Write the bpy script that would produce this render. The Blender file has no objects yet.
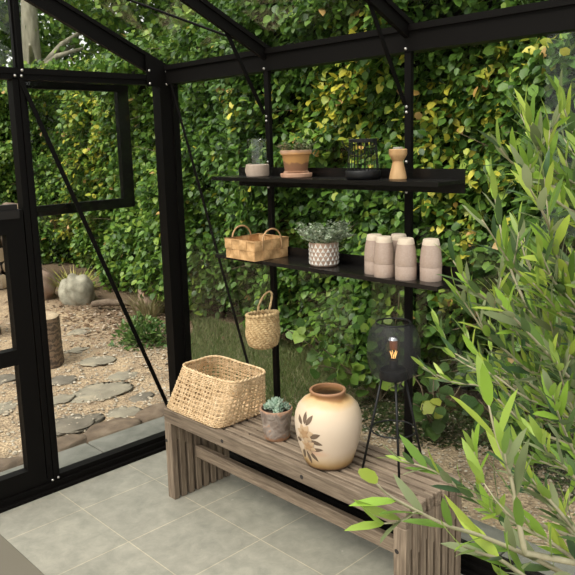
import bpy, math, random
import numpy as np
from mathutils import Vector, Matrix

random.seed(7)
RNG = np.random.default_rng(11)
SC = bpy.context.scene
COL = SC.collection
PI = math.pi

# ------------------------------------------------------------------ camera, sky, sun, exposure
cam_data = bpy.data.cameras.new('camera')
cam = bpy.data.objects.new('camera', cam_data)
COL.objects.link(cam)
cam_data.sensor_width = 36.0
cam_data.lens = 44.015
cam_data.shift_x = 0.0084
cam_data.shift_y = -0.0453
cam_data.clip_start = 0.02
cam.matrix_world = Matrix(((0.69565, -0.10058, 0.71131, 3.1898),
                           (0.71783, 0.13603, -0.68280, -2.2479),
                           (-0.02809, 0.98559, 0.16683, 1.6710),
                           (0, 0, 0, 1)))
SC.camera = cam

world = bpy.data.worlds.new('overcast_sky')
SC.world = world
world.use_nodes = True
wn = world.node_tree
wn.nodes.clear()
w_out = wn.nodes.new('ShaderNodeOutputWorld')
w_bg = wn.nodes.new('ShaderNodeBackground')
w_tc = wn.nodes.new('ShaderNodeTexCoord')
w_sep = wn.nodes.new('ShaderNodeSeparateXYZ')
w_ramp = wn.nodes.new('ShaderNodeValToRGB')
w_ramp.color_ramp.elements[0].position = 0.0
w_ramp.color_ramp.elements[0].color = (0.62, 0.62, 0.58, 1)
w_ramp.color_ramp.elements[1].position = 0.9
w_ramp.color_ramp.elements[1].color = (1.0, 0.99, 0.97, 1)
wn.links.new(w_tc.outputs['Generated'], w_sep.inputs[0])
wn.links.new(w_sep.outputs['Z'], w_ramp.inputs[0])
wn.links.new(w_ramp.outputs[0], w_bg.inputs['Color'])
w_bg.inputs['Strength'].default_value = 1.1
wn.links.new(w_bg.outputs[0], w_out.inputs[0])

sun_data = bpy.data.lights.new('sun', 'SUN')
sun_data.energy = 2.4
sun_data.angle = math.radians(32)
sun_data.color = (1.0, 0.95, 0.86)
sun = bpy.data.objects.new('sun', sun_data)
COL.objects.link(sun)
sun.rotation_euler = Vector((0.02, 0.62, -0.82)).to_track_quat('-Z', 'Y').to_euler()

SC.view_settings.view_transform = 'Standard'
SC.view_settings.look = 'None'
SC.view_settings.gamma = 1.0
SC.view_settings.use_curve_mapping = False
SC.view_settings.exposure = 0.75
SC.cycles.transparent_max_bounces = 24

# ------------------------------------------------------------------ helpers
def tag(o, label=None, cat=None, group=None, kind=None):
    if label: o['label'] = label
    if cat: o['category'] = cat
    if group: o['group'] = group
    if kind: o['kind'] = kind
    return o

def empty(name, loc=(0, 0, 0), rz=0.0, parent=None):
    o = bpy.data.objects.new(name, None)
    o.empty_display_size = 0.05
    COL.objects.link(o)
    o.location = loc
    o.rotation_euler = (0, 0, rz)
    if parent: o.parent = parent
    return o

def thing(name, label, cat, loc=(0, 0, 0), rz=0.0, group=None):
    return tag(empty(name, loc, rz), label, cat, group)

class MB:
    """collects shapes and links them as one mesh object"""
    def __init__(s):
        s.v = []; s.f = []; s.n = 0
    def add(s, verts, faces):
        b = s.n
        s.v.extend([tuple(q) for q in verts])
        s.f.extend([tuple(i + b for i in q) for q in faces])
        s.n += len(verts)
    def box(s, lo, hi, bev=0.0):
        x0, y0, z0 = lo; x1, y1, z1 = hi
        if bev <= 0:
            s.add([(x0,y0,z0),(x1,y0,z0),(x1,y1,z0),(x0,y1,z0),(x0,y0,z1),(x1,y0,z1),(x1,y1,z1),(x0,y1,z1)],
                  [(0,3,2,1),(4,5,6,7),(0,1,5,4),(1,2,6,5),(2,3,7,6),(3,0,4,7)])
            return
        b = min(bev, (x1-x0)*.45, (y1-y0)*.45, (z1-z0)*.45)
        V = []; idx = {}
        for sx in (0, 1):
            for sy in (0, 1):
                for sz in (0, 1):
                    X = (x0, x1)[sx]; Y = (y0, y1)[sy]; Z = (z0, z1)[sz]
                    dx = b if sx == 0 else -b; dy = b if sy == 0 else -b; dz = b if sz == 0 else -b
                    for a, p in enumerate(((X, Y+dy, Z+dz), (X+dx, Y, Z+dz), (X+dx, Y+dy, Z))):
                        idx[(sx, sy, sz, a)] = len(V); V.append(p)
        F = []
        for sx in (0, 1):
            q = [idx[(sx, *c, 0)] for c in ((0,0),(1,0),(1,1),(0,1))]; F.append(q if sx else q[::-1])
        for sy in (0, 1):
            q = [idx[(c[0], sy, c[1], 1)] for c in ((0,0),(1,0),(1,1),(0,1))]; F.append(q[::-1] if sy else q)
        for sz in (0, 1):
            q = [idx[(*c, sz, 2)] for c in ((0,0),(1,0),(1,1),(0,1))]; F.append(q if sz else q[::-1])
        for s1 in (0, 1):
            for s2 in (0, 1):
                F.append([idx[(s1,s2,0,0)], idx[(s1,s2,1,0)], idx[(s1,s2,1,1)], idx[(s1,s2,0,1)]])
                F.append([idx[(s1,0,s2,0)], idx[(s1,1,s2,0)], idx[(s1,1,s2,2)], idx[(s1,0,s2,2)]])
                F.append([idx[(0,s1,s2,1)], idx[(1,s1,s2,1)], idx[(1,s1,s2,2)], idx[(0,s1,s2,2)]])
        for sx in (0, 1):
            for sy in (0, 1):
                for sz in (0, 1):
                    F.append([idx[(sx,sy,sz,0)], idx[(sx,sy,sz,1)], idx[(sx,sy,sz,2)]])
        s.add(V, F)
    def beam(s, p0, p1, w, h, up=(0, 0, 1)):
        p0 = Vector(p0); p1 = Vector(p1); d = (p1 - p0).normalized()
        side = d.cross(Vector(up)).normalized(); u = side.cross(d).normalized()
        V = []
        for p in (p0, p1):
            for a, b in ((-1,-1),(1,-1),(1,1),(-1,1)):
                V.append(p + side*(a*w/2) + u*(b*h/2))
        s.add(V, [(0,1,2,3),(7,6,5,4),(0,4,5,1),(1,5,6,2),(2,6,7,3),(3,7,4,0)])
    def tube(s, pts, r, seg=8, closed=False, cap=True):
        P = [Vector(p) for p in pts]; n = len(P)
        R = r if hasattr(r, '__len__') else [r]*n
        prev = None; V = []
        for i in range(n):
            if closed: t = P[(i+1) % n] - P[i-1]
            else: t = P[min(i+1, n-1)] - P[max(i-1, 0)]
            if t.length < 1e-9: t = Vector((0, 0, 1))
            t.normalize()
            if prev is None:
                a = Vector((0, 0, 1)) if abs(t.z) < .9 else Vector((1, 0, 0))
                nrm = t.cross(a).normalized()
            else:
                nrm = (prev - t*prev.dot(t))
                nrm = nrm.normalized() if nrm.length > 1e-6 else t.orthogonal().normalized()
            prev = nrm; bn = t.cross(nrm)
            for k in range(seg):
                a = 2*PI*k/seg
                V.append(P[i] + (nrm*math.cos(a) + bn*math.sin(a))*R[i])
        F = []
        m = n if closed else n-1
        for i in range(m):
            j = (i+1) % n
            for k in range(seg):
                l = (k+1) % seg
                F.append((i*seg+k, i*seg+l, j*seg+l, j*seg+k))
        if cap and not closed:
            F.append(tuple(range(seg))[::-1]); F.append(tuple((n-1)*seg+k for k in range(seg)))
        s.add(V, F)
    def lathe(s, prof, seg=48, c=(0, 0, 0), wob=None):
        V = []; F = []; rings = []
        for (r, z) in prof:
            if r < 1e-6:
                rings.append([len(V)]); V.append((c[0], c[1], c[2]+z))
            else:
                ring = []
                for k in range(seg):
                    a = 2*PI*k/seg; q = r*(1 + (wob(a, z) if wob else 0))
                    ring.append(len(V)); V.append((c[0]+q*math.cos(a), c[1]+q*math.sin(a), c[2]+z))
                rings.append(ring)
        for A, B in zip(rings, rings[1:]):
            for k in range(seg):
                l = (k+1) % seg
                if len(A) == 1 and len(B) == 1: continue
                if len(A) == 1: F.append((A[0], B[l], B[k]))
                elif len(B) == 1: F.append((A[k], A[l], B[0]))
                else: F.append((A[k], A[l], B[l], B[k]))
        s.add(V, F)
    def build(s, name, mat, parent=None, smooth=False, sharp=None):
        me = bpy.data.meshes.new(name)
        me.from_pydata(s.v, [], s.f)
        me.materials.append(mat)
        if smooth:
            me.polygons.foreach_set('use_smooth', [True]*len(me.polygons))
        me.update()
        if smooth and sharp is not None:
            me.set_sharp_from_angle(angle=math.radians(sharp))
        o = bpy.data.objects.new(name, me)
        COL.objects.link(o)
        if parent: o.parent = parent
        return o

# ------------------------------------------------------------------ materials
def new_mat(name):
    m = bpy.data.materials.new(name); m.use_nodes = True
    nt = m.node_tree; b = nt.nodes['Principled BSDF']
    return m, nt, b

def plain(name, col, rough=.5, metal=0.0, spec=.5):
    m, nt, b = new_mat(name)
    b.inputs['Base Color'].default_value = (*col, 1)
    b.inputs['Roughness'].default_value = rough
    b.inputs['Metallic'].default_value = metal
    b.inputs['Specular IOR Level'].default_value = spec
    return m

def noise_mat(name, stops, scale=(1, 1, 1), nscale=10, detail=6, rough=.7, bump=0.0, bscale=None, coord='Object', dist=0.0, spec=.3):
    m, nt, b = new_mat(name)
    tc = nt.nodes.new('ShaderNodeTexCoord'); mp = nt.nodes.new('ShaderNodeMapping')
    mp.inputs['Scale'].default_value = scale
    nz = nt.nodes.new('ShaderNodeTexNoise'); nz.inputs['Scale'].default_value = nscale
    nz.inputs['Detail'].default_value = detail; nz.inputs['Distortion'].default_value = dist
    rp = nt.nodes.new('ShaderNodeValToRGB')
    el = rp.color_ramp.elements
    while len(el) < len(stops): el.new(.5)
    for e, (p, c) in zip(el, stops): e.position = p; e.color = (*c, 1)
    nt.links.new(tc.outputs[coord], mp.inputs[0]); nt.links.new(mp.outputs[0], nz.inputs['Vector'])
    nt.links.new(nz.outputs['Fac'], rp.inputs[0]); nt.links.new(rp.outputs[0], b.inputs['Base Color'])
    b.inputs['Roughness'].default_value = rough
    b.inputs['Specular IOR Level'].default_value = spec
    if bump:
        n2 = nt.nodes.new('ShaderNodeTexNoise'); n2.inputs['Scale'].default_value = bscale or nscale*2
        n2.inputs['Detail'].default_value = 8
        nt.links.new(mp.outputs[0], n2.inputs['Vector'])
        bp = nt.nodes.new('ShaderNodeBump'); bp.inputs['Strength'].default_value = bump; bp.inputs['Distance'].default_value = .01
        nt.links.new(n2.outputs['Fac'], bp.inputs['Height']); nt.links.new(bp.outputs[0], b.inputs['Normal'])
    return m

def leaf_mat(name, rough=.5, trans=.3, back=None):
    """colour comes per leaf from the mesh's 'leaf' attribute; a part of the light passes through the blade"""
    m, nt, b = new_mat(name)
    at = nt.nodes.new('ShaderNodeAttribute'); at.attribute_name = 'leaf'
    src = at.outputs['Color']
    if back:
        geo = nt.nodes.new('ShaderNodeNewGeometry'); mx = nt.nodes.new('ShaderNodeMix'); mx.data_type = 'RGBA'
        nt.links.new(geo.outputs['Backfacing'], mx.inputs['Factor'])
        nt.links.new(src, mx.inputs['A']); mx.inputs['B'].default_value = (*back, 1)
        src = mx.outputs['Result']
    nt.links.new(src, b.inputs['Base Color'])
    b.inputs['Roughness'].default_value = rough
    b.inputs['Specular IOR Level'].default_value = .35
    tr = nt.nodes.new('ShaderNodeBsdfTranslucent'); nt.links.new(src, tr.inputs['Color'])
    ms = nt.nodes.new('ShaderNodeMixShader'); ms.inputs[0].default_value = trans
    out = nt.nodes['Material Output']
    nt.links.new(b.outputs[0], ms.inputs[1]); nt.links.new(tr.outputs[0], ms.inputs[2]); nt.links.new(ms.outputs[0], out.inputs['Surface'])
    return m

def pane_mat(name, tint=(1, 1, 1), refl=1.0):
    m, nt, b = new_mat(name)
    nt.nodes.remove(b)
    t = nt.nodes.new('ShaderNodeBsdfTransparent'); t.inputs[0].default_value = (*tint, 1)
    g = nt.nodes.new('ShaderNodeBsdfGlossy'); g.inputs['Roughness'].default_value = .01
    geo = nt.nodes.new('ShaderNodeNewGeometry')
    dt = nt.nodes.new('ShaderNodeVectorMath'); dt.operation = 'DOT_PRODUCT'
    nt.links.new(geo.outputs['Incoming'], dt.inputs[0]); nt.links.new(geo.outputs['Normal'], dt.inputs[1])
    ab = nt.nodes.new('ShaderNodeMath'); ab.operation = 'ABSOLUTE'; nt.links.new(dt.outputs['Value'], ab.inputs[0])
    iv = nt.nodes.new('ShaderNodeMath'); iv.operation = 'SUBTRACT'; iv.inputs[0].default_value = 1; nt.links.new(ab.outputs[0], iv.inputs[1])
    pw = nt.nodes.new('ShaderNodeMath'); pw.operation = 'POWER'; pw.inputs[1].default_value = 5; nt.links.new(iv.outputs[0], pw.inputs[0])
    fr = nt.nodes.new('ShaderNodeMapRange'); fr.inputs['To Min'].default_value = .035; fr.inputs['To Max'].default_value = 1
    nt.links.new(pw.outputs[0], fr.inputs['Value'])
    mt = nt.nodes.new('ShaderNodeMath'); mt.operation = 'MULTIPLY'; mt.inputs[1].default_value = refl
    ms = nt.nodes.new('ShaderNodeMixShader')
    nt.links.new(fr.outputs['Result'], mt.inputs[0]); nt.links.new(mt.outputs[0], ms.inputs[0])
    nt.links.new(t.outputs[0], ms.inputs[1]); nt.links.new(g.outputs[0], ms.inputs[2])
    nt.links.new(ms.outputs[0], nt.nodes['Material Output'].inputs['Surface'])
    return m

M_FRAME = plain('black_powder_coat', (.0032, .0025, .0022), .55, 0, .12)
M_FRAME_EDGE = plain('black_rubber_gasket', (.012, .010, .009), .6, 0, .3)
M_STEEL = plain('bolt_steel', (.62, .6, .57), .3, 1.0)
M_SHELF = plain('black_shelf_steel', (.008, .007, .0065), .25, 0, .35)
M_GLASS = pane_mat('window_glass', (.975, .985, .975), .62)
M_BLACK = plain('matt_black_metal', (.0075, .0075, .008), .5, 0, .3)

def floor_material():
    m, nt, b = new_mat('grey_stone_tiles')
    tc = nt.nodes.new('ShaderNodeTexCoord'); mp = nt.nodes.new('ShaderNodeMapping')
    T = .4
    mp.inputs['Location'].default_value = (-.3047/T, .4251/T, 0)
    mp.inputs['Scale'].default_value = (1/T, 1/T, 1)
    nt.links.new(tc.outputs['Object'], mp.inputs[0])
    br = nt.nodes.new('ShaderNodeTexBrick')
    br.offset = 0; br.squash = 1
    br.inputs['Scale'].default_value = 1; br.inputs['Brick Width'].default_value = 1; br.inputs['Row Height'].default_value = 1
    br.inputs['Mortar Size'].default_value = .007; br.inputs['Mortar Smooth'].default_value = .3; br.inputs['Bias'].default_value = 0
    br.inputs['Color1'].default_value = (.285, .272, .232, 1); br.inputs['Color2'].default_value = (.315, .30, .254, 1)
    br.inputs['Mortar'].default_value = (.45, .40, .31, 1)
    nt.links.new(mp.outputs[0], br.inputs['Vector'])
    n1 = nt.nodes.new('ShaderNodeTexNoise'); n1.inputs['Scale'].default_value = 11; n1.inputs['Detail'].default_value = 12; n1.inputs['Distortion'].default_value = .35
    n1.inputs['Roughness'].default_value = .72
    nt.links.new(tc.outputs['Object'], n1.inputs['Vector'])
    r1 = nt.nodes.new('ShaderNodeValToRGB')
    r1.color_ramp.elements[0].position = .3; r1.color_ramp.elements[0].color = (.70, .72, .70, 1)
    r1.color_ramp.elements[1].position = .68; r1.color_ramp.elements[1].color = (1.12, 1.10, 1.06, 1)
    nt.links.new(n1.outputs['Fac'], r1.inputs[0])
    mu = nt.nodes.new('ShaderNodeMix'); mu.data_type = 'RGBA'; mu.blend_type = 'MULTIPLY'; mu.inputs['Factor'].default_value = 1
    nt.links.new(br.outputs['Color'], mu.inputs['A']); nt.links.new(r1.outputs[0], mu.inputs['B'])
    # pale lime flecks
    n2 = nt.nodes.new('ShaderNodeTexNoise'); n2.inputs['Scale'].default_value = 26; n2.inputs['Detail'].default_value = 5
    nt.links.new(tc.outputs['Object'], n2.inputs['Vector'])
    r2 = nt.nodes.new('ShaderNodeValToRGB')
    r2.color_ramp.elements[0].position = .70; r2.color_ramp.elements[0].color = (0, 0, 0, 1)
    r2.color_ramp.elements[1].position = .78; r2.color_ramp.elements[1].color = (.6, .6, .6, 1)
    nt.links.new(n2.outputs['Fac'], r2.inputs[0])
    m2 = nt.nodes.new('ShaderNodeMix'); m2.data_type = 'RGBA'
    nt.links.new(r2.outputs[0], m2.inputs['Factor']); nt.links.new(mu.outputs['Result'], m2.inputs['A']); m2.inputs['B'].default_value = (.6, .58, .5, 1)
    nt.links.new(m2.outputs['Result'], b.inputs['Base Color'])
    b.inputs['Roughness'].default_value = .62; b.inputs['Specular IOR Level'].default_value = .35
    bp = nt.nodes.new('ShaderNodeBump'); bp.inputs['Strength'].default_value = .35; bp.inputs['Distance'].default_value = .004
    ad = nt.nodes.new('ShaderNodeMath'); ad.operation = 'SUBTRACT'
    nt.links.new(n1.outputs['Fac'], ad.inputs[0]); nt.links.new(br.outputs['Fac'], ad.inputs[1])
    nt.links.new(ad.outputs[0], bp.inputs['Height']); nt.links.new(bp.outputs[0], b.inputs['Normal'])
    return m

# ------------------------------------------------------------------ the greenhouse shell
X_END = 3.9
Y_END = -2.52
P_X = (.8040, 1.5800, 2.3560, 3.1320)      # posts of the back wall
fl = MB(); fl.box((-.02, Y_END, -.08), (X_END, .02, 0)); fl.box((-.046, Y_END-.05, -.14), (X_END, .052, -.012))
tag(fl.build('floor', floor_material()), kind='structure')

SLOPE = .46
def roof_z(y): return 2.085 - SLOPE*y      # top of the rafters on this side of the ridge
RIDGE_Y = -1.26

wb = tag(empty('wall_back'), kind='structure')
m = MB(); m.box((-.03, -.035, 0), (X_END, .035, .05)); m.box((-.03, -.02, .05), (X_END, .035, .09)); m.box((-.03, -.05, 0), (X_END, -.035, .022))
m.build('sill', M_FRAME, wb)
m = MB(); m.box((.0, -.035, 1.990), (X_END, .035, 2.062)); m.box((-.03, -.045, 2.062), (X_END, .045, 2.085))
m.build('eave_beam', M_FRAME, wb)
for px in P_X:
    m = MB(); m.box((px-.0145, -.030, .05), (px+.0145, -.012, 2.0)); m.box((px-.005, -.012, .05), (px+.005, -.004, 2.0)); m.build('post', M_FRAME, wb)
m = MB(); m.beam((.085, -.036, 1.985), (.655, -.036, .47), .016, .004, (0, 1, 0)); m.build('brace', M_FRAME, wb)
for px in P_X[:3]:
    k = MB(); k.beam((px-.004, -.042, 1.80), (px-.004, -.262, 2.165), .018, .005, (1, 0, 0)); k.build('knee_brace', M_FRAME, wb)
edges = (.035,) + P_X
for i in range(len(edges)-1):
    g = MB(); g.box((edges[i]+.006, -.011, .08), (edges[i+1]-.006, -.007, 2.0))
    o = g.build('window_%d' % (i+1), M_GLASS); tag(o, kind='structure')

wl = tag(empty('wall_left'), kind='structure')
m = MB(); m.box((-.035, -.075, 0), (.035, -.005, 2.085)); m.box((-.02, -.005, 0), (.05, .03, 2.085)); m.build('corner_post', M_FRAME, wl)
m = MB(); m.box((-.035, Y_END, 0), (.035, -.075, .045)); m.box((-.035, Y_END, .045), (.02, -.075, .07)); m.box((.035, Y_END, 0), (.055, -.075, .018))
m.build('sill', M_FRAME, wl)
m = MB(); m.box((-.03, Y_END, 1.985), (.022, -.07, 2.010)); m.box((-.02, Y_END, 2.010), (.03, -.07, 2.036)); m.build('crossbar', M_FRAME, wl)
for y0, y1 in ((-.856, -.79), (-1.70, -1.634)):
    m = MB(); m.box((-.035, y0, .045), (.022, y0+.028, 1.99)); m.box((-.035, y0+.030, .045), (.030, y1-.018, 1.99)); m.box((-.035, y1-.016, .045), (.016, y1, 1.99))
    m.build('mullion', M_FRAME, wl)
m = MB(); m.box((-.025, -.825, 2.03), (.0, -.785, 2.46)); m.box((-.0, -.818, 2.03), (.018, -.804, 2.44)); m.build('gable_bar', M_FRAME, wl)
m = MB(); m.box((-.035, Y_END-.03, 0), (.035, Y_END+.04, 2.085)); m.build('corner_post', M_FRAME, wl)
m = MB(); m.box((.030, -.150, 1.975), (.036, -.0, 2.075)); m.add([(.030,-.150,2.075),(.030,0,2.075),(.030,-.150,2.135),(.036,-.150,2.075),(.036,0,2.075),(.036,-.150,2.135)], [(0,1,2),(5,4,3),(0,2,5,3),(1,4,5,2)])
m.build('corner_plate', M_FRAME, wl)
m = MB(); m.beam((.034, -.815, 1.965), (.034, -.115, .18), .022, .004, (1, 0, 0)); m.build('brace', M_FRAME, wl)
for p in ((.037,-.135,2.055),(.037,-.135,1.99),(.037,-.03,2.055),(.037,-.03,1.99),(.032,-.81,2.025),(.031,-.845,2.0),(.031,-.815,2.0),(.030,-.835,.055),(.030,-.805,.058)):
    k = MB(); k.lathe([(0,.006),(.004,.005),(.007,.001),(.007,-.002)], 10)
    o = k.build('bolt', M_STEEL, wl, True); o.location = p; o.rotation_euler = (0, PI/2, 0)
for px in P_X[:3]:
    for z in (2.07, 2.0, 1.79, 1.77, 1.585, 1.47, 1.14, 1.22):
        k = MB(); k.lathe([(0,.006),(.004,.005),(.006,.001),(.006,-.002)], 10)
        o = k.build('bolt', M_STEEL, wb, True); o.location = (px-.004, -.036 if z > 1.95 else -.031, z); o.rotation_euler = (PI/2, 0, 0)
def gpane(name, poly, x=-.01):
    n = len(poly); V = [(x, y, z) for y, z in poly] + [(x-.004, y, z) for y, z in poly]
    g = MB(); g.add(V, [tuple(range(n)), tuple(range(2*n-1, n-1, -1))] + [(i, i+n, (i+1) % n + n, (i+1) % n) for i in range(n)])
    return tag(g.build(name, M_GLASS), kind='structure')
gpane('window_5', [(-.80, .06), (-.065, .06), (-.065, 1.99), (-.80, 1.99)])
gpane('window_6', [(-.79, 2.03), (-.06, 2.03), (-.06, roof_z(-.06)-.02), (-.79, roof_z(-.79)-.02)])
gpane('window_7', [(RIDGE_Y, 2.03), (-.82, 2.03), (-.82, roof_z(-.82)-.02), (RIDGE_Y, roof_z(RIDGE_Y)-.02)])
gpane('window_8', [(Y_END, .06), (-1.69, .06), (-1.69, 1.99), (Y_END, 1.99)])

# stable door: the lower leaf shut, the upper leaf folded back outside the fixed pane
d1 = tag(empty('door_1'), kind='structure')
m = MB()
m.box((-.03, -.948, .055), (.022, -.862, 1.40)); m.box((-.03, -1.628, .055), (.022, -1.545, 1.40))
m.box((-.03, -1.545, .055), (.022, -.948, .140)); m.box((-.03, -1.545, .675), (.022, -.948, .748)); m.box((-.03, -1.545, 1.292), (.022, -.948, 1.40))
m.build('door_frame', M_FRAME, d1)
m = MB(); m.box((-.03, -1.628, 1.40), (.010, -.880, 1.425)); m.box((.010, -1.628, 1.362), (.028, -.880, 1.40)); m.build('door_rail', M_FRAME_EDGE, d1)
for z0, z1 in ((.14, .675), (.748, 1.292)):
    m = MB(); m.box((-.008, -1.545, z0), (-.004, -.948, z1)); m.build('door_glass', M_GLASS, d1)
d2 = tag(empty('door_2', (-.05, -.835, 0), math.radians(4.5)), kind='structure')
m = MB(); L = .655
m.box((-.03, .0, 1.352), (0, .07, 1.99)); m.box((-.03, L-.068, 1.352), (0, L, 1.99)); m.box((-.03, .07, 1.352), (0, L-.068, 1.402)); m.box((-.03, .07, 1.955), (0, L-.068, 1.99))
m.build('door_frame', M_FRAME, d2)
m = MB(); m.box((-.017, .07, 1.402), (-.013, L-.068, 1.955)); m.build('door_glass', M_GLASS, d2)

# roof
rf = tag(empty('ceiling'), kind='structure')
def rafter(px, w=.034, h=.075):
    for (ya, yb, za, zb) in ((.02, RIDGE_Y, roof_z(.02), roof_z(RIDGE_Y)), (Y_END, RIDGE_Y, roof_z(0), roof_z(RIDGE_Y))):
        k = MB()
        k.beam((px, ya, za-h/2), (px, yb, zb-h/2), w*.55, h); k.beam((px, ya, za-.008), (px, yb, zb-.008), w, .018)
        k.build('rafter', M_FRAME, rf)
for px in (0.0,) + P_X: rafter(px, .05 if px == 0 else .036, .088 if px == 0 else .06)
m = MB(); m.box((-.03, RIDGE_Y-.02, roof_z(RIDGE_Y)-.08), (X_END, RIDGE_Y+.02, roof_z(RIDGE_Y)+.02)); m.build('ridge_beam', M_FRAME, rf)
zt = lambda y: roof_z(y) - .014
m = MB(); m.tube([(.80, -.02, zt(-.02)), (.0, -1.10, zt(-1.10))], .0055, 8); m.build('roof_tie_rod', M_FRAME, rf)
re = (.0,) + P_X
for i in range(len(re)-1):
    for (ya, yb) in ((.03, RIDGE_Y+.02), (Y_END-.03, RIDGE_Y-.02)):
        za = roof_z(.03) if ya > 0 else roof_z(.03); zb = roof_z(RIDGE_Y+.02)
        x0, x1 = re[i]+.004, re[i+1]-.004
        g = MB(); g.add([(x0,ya,za),(x1,ya,za),(x1,yb,zb),(x0,yb,zb),(x0,ya,za+.004),(x1,ya,za+.004),(x1,yb,zb+.004),(x0,yb,zb+.004)],
                        [(0,3,2,1),(4,5,6,7),(0,1,5,4),(1,2,6,5),(2,3,7,6),(3,0,4,7)])
        g.build('roof_pane', M_GLASS, rf)

# ------------------------------------------------------------------ the garden outside
def ground_material():
    m, nt, b = new_mat('sandy_gravel_earth')
    tc = nt.nodes.new('ShaderNodeTexCoord')
    def nz(s, d, dist=0):
        n = nt.nodes.new('ShaderNodeTexNoise'); n.inputs['Scale'].default_value = s; n.inputs['Detail'].default_value = d; n.inputs['Distortion'].default_value = dist
        nt.links.new(tc.outputs['Object'], n.inputs['Vector']); return n
    a = nz(3.0, 8, .6); c = nz(60, 4)
    v = nt.nodes.new('ShaderNodeTexVoronoi'); v.inputs['Scale'].default_value = 55; nt.links.new(tc.outputs['Object'], v.inputs['Vector'])
    ra = nt.nodes.new('ShaderNodeValToRGB'); e = ra.color_ramp.elements
    e[0].position = .32; e[0].color = (.27, .205, .145, 1); e[1].position = .66; e[1].color = (.46, .35, .235, 1)
    nt.links.new(a.outputs['Fac'], ra.inputs[0])
    rc = nt.nodes.new('ShaderNodeValToRGB'); e = rc.color_ramp.elements
    e[0].position = .0; e[0].color = (.55, .52, .5, 1); e[1].position = 1; e[1].color = (1.3, 1.28, 1.22, 1)
    nt.links.new(v.outputs['Color'], rc.inputs[0])
    mu = nt.nodes.new('ShaderNodeMix'); mu.data_type = 'RGBA'; mu.blend_type = 'MULTIPLY'; mu.inputs['Factor'].default_value = 1
    nt.links.new(ra.outputs[0], mu.inputs['A']); nt.links.new(rc.outputs[0], mu.inputs['B'])
    # brown leaf mould further back under the hedge
    sp = nt.nodes.new('ShaderNodeSeparateXYZ'); nt.links.new(tc.outputs['Object'], sp.inputs[0])
    d = nt.nodes.new('ShaderNodeMapRange'); d.inputs['From Min'].default_value = 1.1; d.inputs['From Max'].default_value = 1.5
    nt.links.new(sp.outputs['Y'], d.inputs['Value'])
    m2 = nt.nodes.new('ShaderNodeMix'); m2.data_type = 'RGBA'; nt.links.new(d.outputs['Result'], m2.inputs['Factor'])
    nt.links.new(mu.outputs['Result'], m2.inputs['A']); m2.inputs['B'].default_value = (.15, .105, .068, 1)
    nt.links.new(m2.outputs['Result'], b.inputs['Base Color'])
    b.inputs['Roughness'].default_value = .95; b.inputs['Specular IOR Level'].default_value = .15
    bp = nt.nodes.new('ShaderNodeBump'); bp.inputs['Strength'].default_value = .7; bp.inputs['Distance'].default_value = .02
    nt.links.new(v.outputs['Distance'], bp.inputs['Height']); nt.links.new(bp.outputs[0], b.inputs['Normal'])
    return m

def hills(x, y):
    return .012*math.sin(3.1*x+1.3*y) + .010*math.sin(5.3*y-2.2*x) + .006*math.sin(11*x+7*y)
m = MB(); nx, ny = 90, 110
gx = np.linspace(-11, 5, nx); gy = np.linspace(-9.5, 7, ny)
V = []
for y in gy:
    for x in gx:
        inside = x > -.50 and y < .30
        z = -.055 + hills(x, y) if not inside else -.10
        if y > 1.4: z += .05*min(1, (y-1.4))
        V.append((x, y, z))
m.add(V, [(j*nx+i, j*nx+i+1, (j+1)*nx+i+1, (j+1)*nx+i) for j in range(ny-1) for i in range(nx-1)])
tag(m.build('ground', ground_material(), None, True), kind='structure')

M_SLAB = noise_mat('bluestone', [(.3, (.115, .115, .098)), (.7, (.20, .195, .168))], nscale=7, detail=9, rough=.8, bump=.3, dist=.8)
m = MB(); yy = -2.4
for Lh in (.62, .70, .66, .64, .16):
    m.box((-.40, yy+.004, -.09), (-.04, yy+max(Lh, .16)-.004, -.012), .006); yy += Lh
m.build('trim_1', M_SLAB); tag(bpy.data.objects['trim_1'], kind='structure')
m = MB(); xx = -.036
for k in range(6):
    m.box((xx+.004, .05, -.09), (xx+.636, .36, -.012), .006); xx += .64
m.build('trim_2', M_SLAB); tag(bpy.data.objects['trim_2'], kind='structure')

def rock(mb, c, sx, sy, sz, seed, nu=28, nv=16, rough=.12, flat=None):
    r = np.random.default_rng(seed); ph = r.uniform(0, 6.28, 12); fr = r.uniform(1, 4.2, (12, 3))
    V = []; F = []
    for j in range(nv+1):
        t = PI*j/nv
        for i in range(nu):
            a = 2*PI*i/nu
            d = np.array((math.sin(t)*math.cos(a), math.sin(t)*math.sin(a), math.cos(t)))
            q = 1 + rough*sum(math.sin(fr[k] @ d*2 + ph[k])/(1+.3*k) for k in range(12))*.45
            p = d*q
            if flat is not None: p[2] = math.copysign(min(abs(p[2]), flat + .10*abs(p[2])), p[2])
            V.append((c[0]+p[0]*sx, c[1]+p[1]*sy, c[2]+p[2]*sz))
    for j in range(nv):
        for i in range(nu):
            k = (i+1) % nu
            F.append((j*nu+i, (j+1)*nu+i, (j+1)*nu+k, j*nu+k))
    mb.add(V, F)

M_KERB = noise_mat('brown_kerb_stone', [(.3, (.085, .062, .045)), (.55, (.16, .115, .08)), (.75, (.23, .18, .13))], nscale=9, detail=9, rough=.9, bump=.6)
m = MB(); yy = -2.3
for k, Lh in enumerate((.52, .44, .56, .40, .36, .42)):
    rock(m, (-.505, yy+Lh/2, -.050), .105, Lh*.53, .085, 40+k, 40, 18, .16, .42); yy += Lh
tag(m.build('trim_3', M_KERB, None, True), kind='structure')

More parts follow.
